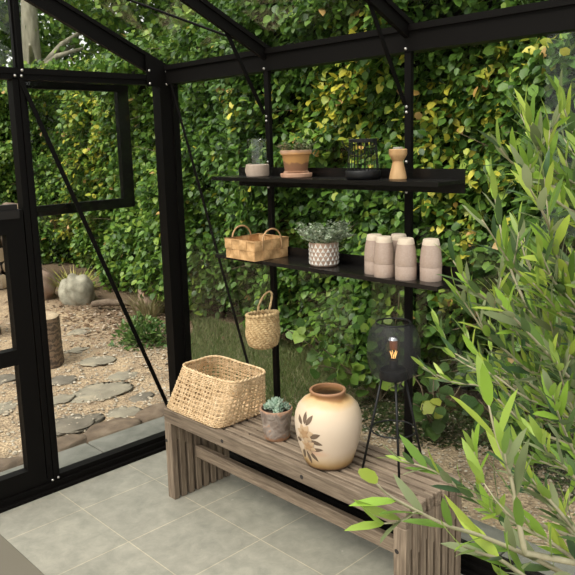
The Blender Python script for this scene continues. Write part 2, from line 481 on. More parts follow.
M_FLAG = noise_mat('grey_green_flagstone', [(.3, (.18, .155, .118)), (.55, (.27, .24, .18)), (.75, (.38, .315, .22))], nscale=6, detail=9, rough=.85, bump=.4, dist=.5)
M_FLAGD = noise_mat('dark_flagstone', [(.3, (.105, .092, .072)), (.6, (.18, .155, .12)), (.8, (.28, .235, .175))], nscale=6, detail=9, rough=.85, bump=.4)
stones = [(-1.18, .10, .32, .46, 0, 'largest pale grey flagstone in the middle of the sandy path'),
          (-.80, -.32, .26, .36, 1, 'dark grey flagstone touching the brown kerb beside the door post'),
          (-.74, .03, .19, .20, 0, 'small oval flagstone just behind the kerb near the corner post'),
          (-.92, .28, .15, .23, 1, 'small dark flagstone behind the long thin black brace'),
          (-1.39, .42, .19, .20, 0, 'narrow pale flagstone behind the largest one'),
          (-1.83, .46, .23, .26, 0, 'flat beige flagstone in front of the leaf litter'),
          (-1.62, .03, .19, .20, 1, 'dark flagstone just in front of the cut stump'),
          (-1.24, -.20, .17, .26, 0, 'round pale flagstone between door post and largest flagstone'),
          (-2.94, .92, .20, .30, 0, 'far flagstone lying before the round grey boulder'),
          (-1.39, -.52, .20, .25, 0, 'pale flagstone seen through the lowest door pane'),
          (-2.01, -.25, .20, .22, 1, 'dark flagstone seen just below the door crossrail'),
          (-2.28, .52, .14, .19, 0, 'small far flagstone beside the top of the stump')]
for k, (x, y, w, d, dk, lab) in enumerate(stones):
    m = MB(); rock(m, (0, 0, 0), w/2, d/2, .017, 100+k, 40, 14, .30, .30)
    o = m.build('flagstone', M_FLAGD if dk else M_FLAG, None, True)
    o.location = (x, y, -.052 + hills(x, y)); tag(o, lab, 'flagstone', 'flagstones in the sandy path')

# pebbles, too many to count
m = MB(); r = random.Random(3)
ico = [(0,0,1),(.9,0,.2),(.28,.85,.2),(-.72,.53,.2),(-.72,-.53,.2),(.28,-.85,.2),(0,0,-.6)]
icf = [(0,1,2),(0,2,3),(0,3,4),(0,4,5),(0,5,1),(6,2,1),(6,3,2),(6,4,3),(6,5,4),(6,1,5)]
def pebble(x, y, s):
    a = r.uniform(0, 6.28); ca, sa = math.cos(a), math.sin(a); e = r.uniform(.55, 1)
    z = -.052 + hills(x, y)
    m.add([(x+s*(p[0]*ca-p[1]*e*sa), y+s*(p[0]*sa+p[1]*e*ca), z+s*.6*p[2]) for p in ico], icf)
for k in range(4200):
    pebble(-.62-abs(r.gauss(0, 1.5)), r.uniform(-1.4, 1.9), r.choice((.006, .008, .010, .014, .02)))
for k in range(3200):
    pebble(r.uniform(-.6, 2.8), r.uniform(.40, 1.45), r.choice((.006, .008, .010, .013)))
M_PEB = noise_mat('pebbles', [(.25, (.16, .14, .12)), (.5, (.36, .30, .22)), (.75, (.58, .52, .43))], nscale=23, detail=2, rough=.85)
tag(m.build('gravel', M_PEB), 'loose tan and grey pebbles strewn over the sandy ground', 'gravel', kind='stuff')

# ---- leaves: one mesh per plant, colour per leaf in the 'leaf' attribute
LT = np.array([(0,0,0),(0,.5,-.03),(0,1,-.10),(-.33,.25,.05),(-.30,.66,.03),(.33,.25,.05),(.30,.66,.03)])
LF = np.array([(0,1,3),(1,4,3),(1,2,4),(0,5,1),(1,5,6),(1,6,2)])
def leaves(name, pos, axis, nrm, length, width, colr, mat, parent=None, tmpl=LT, tf=LF):
    pos = np.asarray(pos, float); N = len(pos)
    a = axis/np.linalg.norm(axis, axis=1, keepdims=True)
    s = np.cross(a, nrm); s /= np.linalg.norm(s, axis=1, keepdims=True)+1e-9
    n = np.cross(s, a)
    L = np.asarray(length).reshape(N, 1, 1); W = np.asarray(width).reshape(-1, 1, 1)
    V = pos[:, None, :] + L*(W*tmpl[None, :, 0:1]*s[:, None, :] + tmpl[None, :, 1:2]*a[:, None, :] + tmpl[None, :, 2:3]*n[:, None, :])
    nv = len(tmpl); nf = len(tf)
    F = (tf[None] + (np.arange(N)*nv)[:, None, None]).reshape(-1)
    me = bpy.data.meshes.new(name)
    me.vertices.add(N*nv); me.vertices.foreach_set('co', V.reshape(-1).astype(np.float32))
    me.loops.add(len(F)); me.loops.foreach_set('vertex_index', F.astype(np.int32))
    me.polygons.add(N*nf); me.polygons.foreach_set('loop_start', np.arange(0, len(F), 3, dtype=np.int32))
    me.polygons.foreach_set('loop_total', np.full(N*nf, 3, np.int32))
    me.polygons.foreach_set('use_smooth', np.ones(N*nf, bool))
    ca = me.color_attributes.new('leaf', 'FLOAT_COLOR', 'POINT')
    c4 = np.ones((N, nv, 4), np.float32); c4[:, :, :3] = np.asarray(colr)[:, None, :]
    ca.data.foreach_set('color', c4.reshape(-1))
    me.materials.append(mat); me.update(calc_edges=True); me.validate()
    o = bpy.data.objects.new(name, me); COL.objects.link(o)
    if parent: o.parent = parent
    return o

def unit(v): return v/np.linalg.norm(v, axis=-1, keepdims=True)
def palette(N, cols, w, jit=.22):
    cols = np.array(cols, float); w = np.array(w, float)/sum(w)
    c = cols[RNG.choice(len(cols), N, p=w)]
    return c*RNG.uniform(1-jit, 1+jit, (N, 1))
_ph = np.random.default_rng(5).uniform(0, 6.28, 40); _fr = np.random.default_rng(6).normal(0, 1, (40, 2))
def bumps(s, z):
    o = np.zeros_like(s)
    for k in range(40):
        f = 1.6 + .30*k
        o += np.sin(f*(_fr[k, 0]*s + _fr[k, 1]*z) + _ph[k])/(1+.11*k)
    return o*.06

class Path:
    def __init__(s, pts):
        s.p = np.array(pts, float); d = np.diff(s.p, axis=0); s.l = np.r_[0, np.cumsum(np.hypot(d[:, 0], d[:, 1]))]
    def at(s, t):
        x = np.interp(t, s.l, s.p[:, 0]); y = np.interp(t, s.l, s.p[:, 1]); h = np.interp(t, s.l, s.p[:, 2])
        e = .05
        tx = np.interp(t+e, s.l, s.p[:, 0]) - np.interp(t-e, s.l, s.p[:, 0]); ty = np.interp(t+e, s.l, s.p[:, 1]) - np.interp(t-e, s.l, s.p[:, 1])
        q = np.hypot(tx, ty)+1e-9
        return x, y, h, -ty/q, tx/q     # left normal
M_LEAF = leaf_mat('beech_leaf', .42, .28)
M_INNER = noise_mat('shaded_hedge_core', [(.35, (.006, .006, .003)), (.6, (.017, .018, .008)), (.8, (.03, .027, .014))], nscale=9, detail=6, rough=1)  # near-black colour carries the shade deep inside the hedge
M_BARK = noise_mat('grey_bark', [(.3, (.18, .165, .12)), (.6, (.33, .305, .23)), (.8, (.43, .40, .32))], scale=(1, 1, .3), nscale=14, detail=8, rough=.95, bump=.6)
M_TWIG = noise_mat('brown_twig', [(.3, (.10, .075, .045)), (.7, (.20, .16, .10))], nscale=20, rough=.9)

GREENS = [(.034, .080, .014), (.056, .125, .019), (.088, .178, .026), (.135, .245, .036), (.225, .33, .05)]
YEL_B = [(-.19, 1.95, .26), (.29, 2.38, .2), (.04, 2.13, .2), (.78, 1.6, .26), (1.07, 2.09, .18), (.6, 1.84, .16), (.71, 1.33, .15), (.41, 1.76, .15), (1.44, 2.16, .14),
         (1.18, 1.43, .15), (-1.1, 1.97, .15), (-.55, 1.8, .2), (-.02, 1.68, .2), (.98, 1.91, .12), (.89, 1.12, .16), (.82, .68, .15)]
YEL_L = [(-4.89, 2.14, .5), (-5.7, 1.11, .35), (-5.95, .47, .3), (-4.68, 1.88, .3), (-5.97, 2.06, .3), (-5.1, 1.52, .35)]

def hedge(name, label, pts, dens, lmin, lmax, side, yel, zlow, weights):
    """pts: (x, y, height) along the foot of the leafy face; side: +1 when the face looks to the path's left"""
    P = Path(pts); Ltot = P.l[-1]
    root = thing(name, label, 'hedge', (P.p[:, 0].mean(), P.p[:, 1].mean(), 0))
    off = np.array(root.location)
    ns, nz_ = int(Ltot*9), 30
    S, Z = np.meshgrid(np.linspace(0, Ltot, ns), np.linspace(0, 1, nz_))
    x, y, h, nx_, ny_ = P.at(S); zz = Z*h*.97
    d = bumps(S, zz) - .30 - .25*(Z > .93)
    X = x + side*nx_*d; Y = y + side*ny_*d
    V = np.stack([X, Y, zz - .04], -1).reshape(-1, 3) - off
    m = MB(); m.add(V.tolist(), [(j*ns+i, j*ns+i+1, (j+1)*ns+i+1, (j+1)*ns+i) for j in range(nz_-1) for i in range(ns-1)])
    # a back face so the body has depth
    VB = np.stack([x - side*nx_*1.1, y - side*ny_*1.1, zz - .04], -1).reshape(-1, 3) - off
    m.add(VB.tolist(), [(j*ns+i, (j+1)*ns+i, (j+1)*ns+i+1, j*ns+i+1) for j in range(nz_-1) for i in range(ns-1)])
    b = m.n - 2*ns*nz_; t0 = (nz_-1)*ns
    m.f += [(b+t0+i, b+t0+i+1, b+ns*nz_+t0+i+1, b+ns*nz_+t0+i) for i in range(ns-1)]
    m.build('branches', M_INNER, root)  # solid sheets behind the leaves, inner shade put into their colour
    N = int(dens*Ltot*np.mean(P.p[:, 2]))
    s = RNG.uniform(0, Ltot, N); zr = RNG.uniform(0, 1, N)
    x, y, h, nx_, ny_ = P.at(s); z = zlow + zr*(h-zlow)
    dep = RNG.beta(1.3, 1.8, N)*.40
    d = bumps(s, z) + .10 - dep
    top = z > h-.25
    d = d - top*RNG.uniform(0, .9, N)
    pos = np.stack([x + side*nx_*d, y + side*ny_*d, z + RNG.normal(0, .02, N)], -1)
    keep = RNG.uniform(0, 1, N) < np.clip((z-zlow+.15)/.5, .15, 1)
    out = np.stack([side*nx_, side*ny_, np.zeros(N)], -1)
    axis = unit(out*.55 + np.array((0, 0, -.45)) + RNG.normal(0, .55, (N, 3)))
    nrm = unit(out*.45 + np.array((0, 0, .75)) + RNG.normal(0, .38, (N, 3)))
    colr = palette(N, GREENS, weights)
    for (cx, cz, cr) in yel:
        q = np.exp(-((x-cx)**2 + (z-cz)**2)/(2*(cr*.62)**2))
        pick = (RNG.uniform(0, 1, N) < q*.5) & (dep < .22)
        colr[pick] = palette(int(pick.sum()), [(.55, .50, .06), (.40, .44, .06), (.26, .36, .06), (.55, .33, .10)], [4, 4, 4, .5], .2)
    rare = RNG.uniform(0, 1, N) < .012
    colr[rare] = palette(int(rare.sum()), [(.5, .45, .06), (.5, .32, .12), (.30, .36, .06)], [3, 2, 3])
    L = RNG.uniform(lmin, lmax, N)
    k = keep
    leaves('foliage', pos[k]-off, axis[k], nrm[k], L[k], RNG.uniform(.85, 1.2, k.sum()), colr[k], M_LEAF, root)
    # bare twigs poking out of the leaves
    m = MB(); rr = random.Random(int(Ltot*10))
    for q in range(int(Ltot*9)):
        t = rr.uniform(0, Ltot); z = rr.uniform(.3, 2.6)
        ax, ay, ah, anx, any_ = [float(v) for v in P.at(np.array([t]))]if False else [float(v[0]) for v in P.at(np.array([t]))]
        if z > ah: continue
        p = Vector((ax, ay, z)); o = Vector((side*anx, side*any_, 0)); tn = Vector((-any_, anx, 0))
        p = p - o*.22 - Vector(off); dv = o*rr.uniform(.5, 1) + tn*rr.uniform(-1, 1) + Vector((0, 0, rr.uniform(-.2, .6)))
        Lw = rr.uniform(.25, .5); dv.normalize()
        m.tube([p, p+dv*Lw*.5+Vector((0, 0, .01)), p+dv*Lw+Vector((0, 0, -.02))], [.005, .0035, .002], 5)
    tag(m.build('twigs', M_TWIG, root), kind='stuff')
    return root

hedge('beech_hedge', 'tall clipped green beech hedge running behind the shelves', [(4.8, 1.40, 3.3), (1.5, 1.45, 3.3), (-.3, 1.50, 3.2), (-1.6, 1.68, 3.1), (-2.3, 1.85, 3.0)],
      3500, .045, .078, 1, YEL_B, .10, [5, 6, 6, 3, 1])
hedge('beech_hedge', 'looser yellow-green hedge behind the boulders and gable wall', [(-2.1, 1.85, 3.0), (-3.5, 2.05, 2.9), (-5.2, 2.35, 2.8), (-6.6, 2.45, 2.9), (-7.7, 1.7, 2.9), (-7.9, 0, 2.9), (-7.6, -3.5, 3.2), (-6.0, -6.8, 3.9), (-2.0, -8.2, 4.1)],  # far end lies out of view, extended and raised to darken pane reflections
      2100, .055, .092, 1, YEL_L, .02, [2, 4, 6, 6, 4])

# trees standing beyond the hedge
def tree(label, base, h, lean, r0, crown, nleaf, cols, w, leaf=(.08, .13)):
    root = thing('tree', label, 'tree', base)
    m = MB(); pts = []; rad = []
    for k in range(9):
        t = k/8; pts.append((lean[0]*t + .05*math.sin(5*t), lean[1]*t + .04*math.sin(7*t+1), h*t - .05)); rad.append(r0*(1-.6*t))
    m.tube(pts, rad, 14)
    rr = random.Random(int(h*100))
    for k in range(9):
        i = rr.randint(3, 8); p = Vector(pts[i]); a = rr.uniform(0, 6.28)
        q = p + Vector((math.cos(a)*.9, math.sin(a)*.9, rr.uniform(.3, .9)))
        m.tube([p, (p+q)/2 + Vector((0, 0, .1)), q], [rad[i]*.45, rad[i]*.3, rad[i]*.15], 8)
    m.build('trunk', M_BARK, root, True)
    P_ = []; C_ = []
    for (cx, cy, cz, rx, rz, n) in crown:
        u = unit(RNG.normal(0, 1, (n, 3))); rad_ = RNG.uniform(.55, 1.05, (n, 1))
        bl = 1 + .25*np.sin(u[:, :1]*7+cx*3)*np.sin(u[:, 2:]*6)
        P_.append(np.array((cx, cy, cz)) + u*rad_*bl*np.array((rx, rx, rz)))
    P_ = np.concatenate(P_); n = len(P_)
    axis = unit(RNG.normal(0, .7, (n, 3)) + np.array((0, 0, -.35))); nrm = unit(RNG.normal(0, .45, (n, 3)) + np.array((0, 0, .8)))
    leaves('foliage', P_, axis, nrm, RNG.uniform(*leaf, n), np.full(n, 1.05), palette(n, cols, w), M_LEAF, root)
    return root
tree('tree with a thick bare grey trunk rising behind the door post', (-7.36, 2.69, 0), 5.6, (.05, .10), .20,
     [(1.4, .9, 4.3, 1.3, 1.1, 3200), (-1.4, .6, 3.9, 1.2, 1.2, 2600), (.3, 2.0, 3.9, 1.3, 1.2, 2400), (-1.2, -1.3, 3.9, 1.2, 1.2, 2600), (-.3, .9, 3.3, .8, .6, 1200), (-1.5, .1, 4.4, 1.0, 1.3, 3200)], 0, GREENS, [2, 4, 6, 5, 4])
tree('slim tree with a pale forked trunk beyond the hedge corner', (-5.2, 4.4, 0), 4.8, (.2, .1), .07,
     [(0, 0, 3.6, 1.2, 1.0, 2200), (1.2, 0, 3.9, 1.1, 1.0, 1800), (-1.3, .2, 3.9, .9, .9, 1200)], 0, GREENS, [2, 4, 6, 5, 4])
tree('leafy tree overhanging the hedge above the corner of the glass', (-2.9, 4.0, 0), 4.6, (.1, 0), .12,
     [(0, -.4, 3.7, 1.4, 1.0, 3200), (1.7, -.3, 3.9, 1.3, 1.0, 2600)], 0, GREENS, [3, 5, 6, 4, 2])
tree('dark leafy tree standing behind the hedge over the eave beam', (1.2, 3.9, 0), 4.6, (0, 0), .13,
     [(0, -.5, 4.0, 1.6, 1.0, 3000), (-2.0, -.4, 3.9, 1.3, 1.0, 2200), (2.0, -.4, 4.0, 1.5, 1.0, 2200)], 0, GREENS, [5, 6, 5, 3, 1])

# boulders, stumps, firewood
M_BOULD = noise_mat('lichen_grey_boulder', [(.32, (.15, .135, .10)), (.5, (.28, .26, .20)), (.7, (.42, .39, .31))], nscale=9, detail=12, rough=.95, bump=.5)
M_BOULR = noise_mat('reddish_boulder', [(.3, (.24, .16, .12)), (.6, (.37, .26, .20)), (.8, (.45, .35, .28))], nscale=6, detail=10, rough=.95, bump=.5)
m = MB(); rock(m, (0, 0, .12), .205, .20, .215, 19, 48, 30, .10)
o = m.build('boulder', M_BOULD, None, True); o.location = (-4.05, 1.46, -.06); tag(o, 'large rounded grey boulder at the foot of the hedge', 'boulder')
m = MB(); rock(m, (0, 0, .15), .17, .19, .24, 9, 36, 22, .14)
o = m.build('boulder', M_BOULR, None, True); o.location = (-4.62, 1.28, -.06); tag(o, 'reddish brown boulder half hidden behind the door post', 'boulder')
m = MB(); rock(m, (0, 0, .10), .15, .17, .19, 12, 36, 22, .14)
o = m.build('boulder', M_BOULR, None, True); o.location = (-3.05, 1.80, -.06); tag(o, 'low tan boulder beneath the dry brown grass tuft', 'boulder')

def stripe_bark(name, dark, light, sc):
    m, nt, b = new_mat(name)
    tc = nt.nodes.new('ShaderNodeTexCoord'); wv = nt.nodes.new('ShaderNodeTexWave'); wv.bands_direction = 'Z'
    wv.inputs['Scale'].default_value = sc; wv.inputs['Distortion'].default_value = 9; wv.inputs['Detail'].default_value = 6; wv.inputs['Detail Scale'].default_value = 2.5
    nt.links.new(tc.outputs['Object'], wv.inputs['Vector'])
    rp = nt.nodes.new('ShaderNodeValToRGB'); e = rp.color_ramp.elements
    e[0].position = .2; e[0].color = (*dark, 1); e[1].position = .7; e[1].color = (*light, 1)
    nt.links.new(wv.outputs['Fac'], rp.inputs[0]); nt.links.new(rp.outputs[0], b.inputs['Base Color'])
    b.inputs['Roughness'].default_value = .9
    bp = nt.nodes.new('ShaderNodeBump'); bp.inputs['Strength'].default_value = .3; bp.inputs['Distance'].default_value = .004
    nt.links.new(wv.outputs['Fac'], bp.inputs['Height']); nt.links.new(bp.outputs[0], b.inputs['Normal'])
    return m
M_STUMP = stripe_bark('sawn_brown_wood', (.055, .036, .025), (.16, .105, .068), 7)
M_ENDG = noise_mat('end_grain', [(.3, (.34, .25, .16)), (.7, (.52, .41, .28))], nscale=12, rough=.85)
def stump(label, x, y, r_, h, seed):
    root = thing('tree_stump', label, 'stump', (x, y, -.055))
    ph = random.Random(seed).uniform(0, 6)
    wob = lambda a, z: .06*math.sin(3*a+ph) + .03*math.sin(7*a) + .01*math.sin(19*a)
    m = MB(); m.lathe([(r_*1.06, -.02), (r_*1.02, h*.3), (r_, h*.7), (r_*.99, h-.004)], 40, (0, 0, 0), wob); m.build('bark', M_STUMP, root, True)
    m = MB(); m.lathe([(0, h+.004), (r_*.6, h+.003), (r_*.96, h), (r_*.985, h-.006)], 40, (0, 0, 0), wob); m.build('sawn_top', M_ENDG, root, True)
stump('cut log stump standing on the sandy path beside the door post', -2.17, .16, .155, .40, 1)
stump('short thick log round seen through the upper door pane', -3.45, .10, .20, .30, 5)

M_LOGBARK = noise_mat('log_bark', [(.3, (.10, .07, .05)), (.7, (.24, .18, .13))], nscale=16, rough=.95, bump=.4)
proto = None; rr = random.Random(8)
for row in range(6):
    for c_ in range(7):
        x, y, z = -5.75 + rr.uniform(-.04, .04), .25 + c_*.20 + (row % 2)*.10, .04 + row*.172
        if proto is None:
            root = thing('firewood_log', 'pale split firewood log in the stack seen through the upper door pane', 'log', (x, y, z), 0, 'stacked firewood')
            wob = lambda a, z: .07*math.sin(3*a) + .05*math.sin(5*a+1)
            m = MB(); m.lathe([(.092, -.22), (.092, .22)], 18, (0, 0, 0), wob); b_ = m.build('log_bark', M_LOGBARK, root, True); b_.rotation_euler = (0, PI/2, 0)
            m = MB(); m.lathe([(0, .224), (.080, .223), (.090, .218)], 18, (0, 0, 0), wob); e_ = m.build('cut_end', M_ENDG, root, True); e_.rotation_euler = (0, PI/2, 0)
            proto = root
        else:
            root = proto.copy(); COL.objects.link(root); root.location = (x, y, z)
            for ch in proto.children:
                q = ch.copy(); COL.objects.link(q); q.parent = root
        root.rotation_euler = (rr.uniform(0, 6.28), 0, 0)

# grasses
GT = np.array([(-.5,0,0),(.5,0,0),(-.42,.45,.02),(.42,.45,.02),(0,1,-.25)])
GF = np.array([(0,1,3),(0,3,2),(2,3,4)])
M_GRASS = leaf_mat('grass_blade', .6, .3)
def tuft(name, label, cat, x, y, n, spread, L, lean, cols, w, wid=.09, z=-.06, kind=None):
    root = tag(empty(name, (x, y, z)), label, cat, kind=kind)
    a = RNG.uniform(0, 2*PI, n); rad = spread*np.sqrt(RNG.uniform(0, 1, n))
    pos = np.stack([rad*np.cos(a), rad*np.sin(a), np.zeros(n)], -1)
    axis = unit(np.stack([np.cos(a)*lean, np.sin(a)*lean, np.ones(n)], -1) + RNG.normal(0, .22, (n, 3)))
    nrm = unit(np.stack([-np.cos(a), -np.sin(a), np.full(n, .5)], -1))
    leaves('blades', pos, axis, nrm, RNG.uniform(L*.55, L, n), np.full(n, wid), palette(n, cols, w), M_GRASS, root, GT, GF)
    return root
tuft('ornamental_grass', 'tuft of yellow-green grass growing behind the grey boulder', 'grass tuft', -4.42, 1.62, 150, .12, .46, .6, [(.42, .40, .08), (.25, .32, .06), (.5, .42, .16)], [3, 3, 2], .045)
tuft('ornamental_grass', 'dry brown grass tuft beside the corner post under the hedge', 'grass tuft', -2.85, 1.62, 220, .13, .38, .5, [(.27, .22, .11), (.20, .19, .08), (.35, .30, .17)], [3, 3, 2], .03)
root = thing('weed_clump', 'low clump of green leafy weeds beside the corner post', 'weeds', (-2.02, 1.02, -.06))
n = 900; u = unit(RNG.normal(0, 1, (n, 3))); u[:, 2] = np.abs(u[:, 2])
leaves('foliage', u*RNG.uniform(.3, 1, (n, 1))*np.array((.30, .26, .26)), unit(u+RNG.normal(0, .4, (n, 3))), unit(RNG.normal(0, .4, (n, 3))+np.array((0, 0, 1))), RNG.uniform(.03, .06, n), np.full(n, .8),
       palette(n, [(.06, .13, .03), (.10, .18, .04), (.16, .22, .07)], [3, 4, 2]), M_LEAF, root)

def field(name, label, cat, n, fx, L, wid, cols, w, mat=None, flat=False, tm=(GT, GF)):
    xy = fx(n)
    n = len(xy)
    pos = np.stack([xy[:, 0], xy[:, 1], np.array([-.055+hills(a, b) + (.05*min(1, b-1.4) if b > 1.4 else 0) for a, b in xy])], -1)
    if flat:
        axis = unit(RNG.normal(0, 1, (n, 3))*np.array((1, 1, .25))); nrm = unit(RNG.normal(0, .3, (n, 3))+np.array((0, 0, 1))); pos[:, 2] += .006
    else:
        axis = unit(RNG.normal(0, .45, (n, 3))*np.array((1, 1, .2))+np.array((0, 0, 1))); nrm = unit(RNG.normal(0, 1, (n, 3))*np.array((1, 1, .2)))
    o = leaves(name, pos, axis, nrm, RNG.uniform(L*.5, L, n), np.full(n, wid), palette(n, cols, w), mat or M_GRASS, None, *tm)
    return tag(o, label, cat, kind='stuff')
def lawn_xy(n):
    x = RNG.uniform(-2.6, .35, n); y = RNG.uniform(.40, 1.85, n)
    k = (x > .10 - 1.40*y + .08*np.sin(9*y)) & (y > .55 + .25*np.sin(2.3*x)) & (RNG.uniform(0, 1, n) < np.clip(1.2-(x+.3)*1.6, .05, 1)) & (RNG.uniform(0, 1, n) < np.clip((x+2.7)/.6, 0, 1))
    return np.stack([x, y], -1)[k]
field('grass', 'short rough grass growing between the hedge and the glass corner', 'grass', 60000, lawn_xy, .065, .10,
      [(.12, .165, .045), (.085, .13, .035), (.17, .20, .075), (.26, .245, .13)], [4, 3, 3, 2])
def litter_xy(n):
    a = RNG.normal(0, 1, (n, 2))
    return np.array((-3.0, 1.25)) + a*np.array((.65, .32))
field('leaf_litter', 'scattered dry brown fallen leaves and bark chips before the hedge', 'leaf litter', 1100, litter_xy, .06, .8,
      [(.20, .12, .07), (.30, .20, .13), (.42, .33, .25), (.12, .08, .05)], [3, 3, 2, 2], M_LEAF, True, (LT, LF))
def moss_xy(n):
    x = RNG.uniform(.3, 2.6, n); y = RNG.uniform(.85, 1.6, n)
    k = RNG.uniform(0, 1, n) < np.clip((y-.90-.14*np.sin(5*x+1))/.28, 0, 1)
    return np.stack([x, y], -1)[k]
field('undergrowth', 'dark green moss and ground ivy under the hedge behind the lamp', 'undergrowth', 14000, moss_xy, .035, .8,
      [(.03, .05, .012), (.05, .075, .02), (.07, .06, .03)], [3, 3, 2], M_LEAF, True, (LT, LF))
m = MB(); m.tube([(-3.62, 1.42, .0), (-3.45, 1.50, .03), (-3.25, 1.66, .02)], [.035, .04, .03], 10)
tag(m.build('fallen_branch', M_LOGBARK, None, True), 'short brown fallen branch lying on the leaf litter', 'branch')
def creeper(label, x, y, h, n, cols, w, L=(.06, .10)):
    root = thing('ivy_plant', label, 'ivy', (x, y, -.05))
    m = MB(); rr = random.Random(int(x*100)); P_ = []
    for k in range(9):
        a = rr.uniform(0, 6.28); p = Vector((0, 0, 0)); pts = [p.copy()]
        d = Vector((math.cos(a)*.5, math.sin(a)*.5, 1)).normalized()
        for q in range(6):
            d = (d + Vector((rr.uniform(-.3, .3), rr.uniform(-.3, .3), rr.uniform(-.25, .15)))).normalized(); p = p + d*h/6; pts.append(p.copy())
        m.tube(pts, .0035, 5); P_ += [(pts[i], pts[i+1]) for i in range(1, 6)]
    m.build('stems', M_TWIG, root)
    pos = []
    for k in range(n):
        a, b = rr.choice(P_); pos.append(a.lerp(b, rr.random()) + Vector([rr.gauss(0, .025) for _ in range(3)]))
    leaves('foliage', np.array(pos), unit(RNG.normal(0, .7, (n, 3))+np.array((.2, -.4, -.2))), unit(RNG.normal(0, .4, (n, 3))+np.array((.2, -.4, .7))), RNG.uniform(*L, n), np.full(n, 1.35), palette(n, cols, w), M_LEAF, root)
creeper('young ivy with pale lime leaves on the bare soil behind the lamp', .95, 1.10, .35, 34, [(.38, .42, .07), (.10, .18, .04), (.06, .11, .03)], [2, 4, 4])
creeper('bushy green ivy climbing at the hedge foot behind the vase', .40, 1.28, .8, 170, GREENS, [2, 4, 6, 4, 3])
creeper('leafy green shoot behind the olive tree on the gravel', 1.65, 1.12, .6, 120, GREENS, [3, 5, 5, 3, 1])

# ------------------------------------------------------------------ bench
def wood(name, sc, hue=1.0):
    m, nt, b = new_mat(name)
    tc = nt.nodes.new('ShaderNodeTexCoord'); mp = nt.nodes.new('ShaderNodeMapping'); mp.inputs['Scale'].default_value = sc
    nt.links.new(tc.outputs['Object'], mp.inputs[0])
    n1 = nt.nodes.new('ShaderNodeTexNoise'); n1.inputs['Scale'].default_value = 7; n1.inputs['Detail'].default_value = 8; n1.inputs['Distortion'].default_value = .8
    n2 = nt.nodes.new('ShaderNodeTexNoise'); n2.inputs['Scale'].default_value = 28; n2.inputs['Detail'].default_value = 6
    for n in (n1, n2): nt.links.new(mp.outputs[0], n.inputs['Vector'])
    r1 = nt.nodes.new('ShaderNodeValToRGB'); e = r1.color_ramp.elements
    e[0].position = .28; e[0].color = (.135*hue, .100*hue, .073*hue, 1); e[1].position = .72; e[1].color = (.315*hue, .243*hue, .178*hue, 1)
    r1.color_ramp.elements.new(.5).color = (.22*hue, .168*hue, .124*hue, 1)
    nt.links.new(n1.outputs['Fac'], r1.inputs[0])
    r2 = nt.nodes.new('ShaderNodeValToRGB'); e = r2.color_ramp.elements
    e[0].position = .35; e[0].color = (.78, .76, .74, 1); e[1].position = .65; e[1].color = (1.1, 1.1, 1.08, 1)
    nt.links.new(n2.outputs['Fac'], r2.inputs[0])
    mu = nt.nodes.new('ShaderNodeMix'); mu.data_type = 'RGBA'; mu.blend_type = 'MULTIPLY'; mu.inputs['Factor'].default_value = 1
    nt.links.new(r1.outputs[0], mu.inputs['A']); nt.links.new(r2.outputs[0], mu.inputs['B']); nt.links.new(mu.outputs['Result'], b.inputs['Base Color'])
    if sc[0] < 1:
        sp = nt.nodes.new('ShaderNodeSeparateXYZ'); nt.links.new(tc.outputs['Object'], sp.inputs[0])
        q1 = nt.nodes.new('ShaderNodeMath'); q1.operation = 'MULTIPLY_ADD'; q1.inputs[1].default_value = 1/.045; q1.inputs[2].default_value = .168/.045 + 20; nt.links.new(sp.outputs['Y'], q1.inputs[0])
        q2 = nt.nodes.new('ShaderNodeMath'); q2.operation = 'FLOOR'; nt.links.new(q1.outputs[0], q2.inputs[0])
        wn_ = nt.nodes.new('ShaderNodeTexWhiteNoise'); wn_.noise_dimensions = '1D'; nt.links.new(q2.outputs[0], wn_.inputs['W'])
        q3 = nt.nodes.new('ShaderNodeMapRange'); q3.inputs['To Min'].default_value = .80; q3.inputs['To Max'].default_value = 1.25; nt.links.new(wn_.outputs['Value'], q3.inputs['Value'])
        m3 = nt.nodes.new('ShaderNodeMix'); m3.data_type = 'RGBA'; m3.blend_type = 'MULTIPLY'; m3.inputs['Factor'].default_value = 1
        nt.links.new(mu.outputs['Result'], m3.inputs['A']); nt.links.new(q3.outputs['Result'], m3.inputs['B']); nt.links.new(m3.outputs['Result'], b.inputs['Base Color'])
    b.inputs['Roughness'].default_value = .7; b.inputs['Specular IOR Level'].default_value = .25
    bp = nt.nodes.new('ShaderNodeBump'); bp.inputs['Strength'].default_value = .25; bp.inputs['Distance'].default_value = .004
    nt.links.new(n2.outputs['Fac'], bp.inputs['Height']); nt.links.new(bp.outputs[0], b.inputs['Normal'])
    return m
M_WX = wood('weathered_wood_along_bench', (.6, 9, 9)); M_WZ = wood('weathered_wood_upright', (9, 9, .6)); M_WXR = wood('reddish_wood_rail', (.6, 9, 9), 1.12)
M_HOLE = plain('bolt_hole_shade', (.02, .015, .012), .8)  # dark colour paints the shade of a recess
BX0, BX1, BY0, BH = .504, 1.900, -.478, .450
bench = thing('bench', 'long low weathered slatted wooden bench standing along the glass wall', 'bench', ((BX0+BX1)/2, -.31, 0))
off = Vector(bench.location)
SLT, SGP = .0305, .0145
m = MB()
for k in range(8):
    y0 = BY0 + k*(SLT+SGP)
    hgt = .065 if k in (0, 7) else .052
    m.box((BX0-off.x, y0-off.y, BH-hgt), (BX1-off.x, y0+SLT-off.y, BH - (.0015 if k % 2 else 0)), .003)
for xs in (BX0+.01, BX0+.48, BX0+.92, BX1-.045):       # spacer blocks between the slats
    for k in range(7):
        y0 = BY0 + k*(SLT+SGP) + SLT
        m.box((xs-off.x, y0-off.y, BH-.050), (xs+.034-off.x, y0+SGP-off.y, BH-.006))
m.build('seat', M_WX, bench)
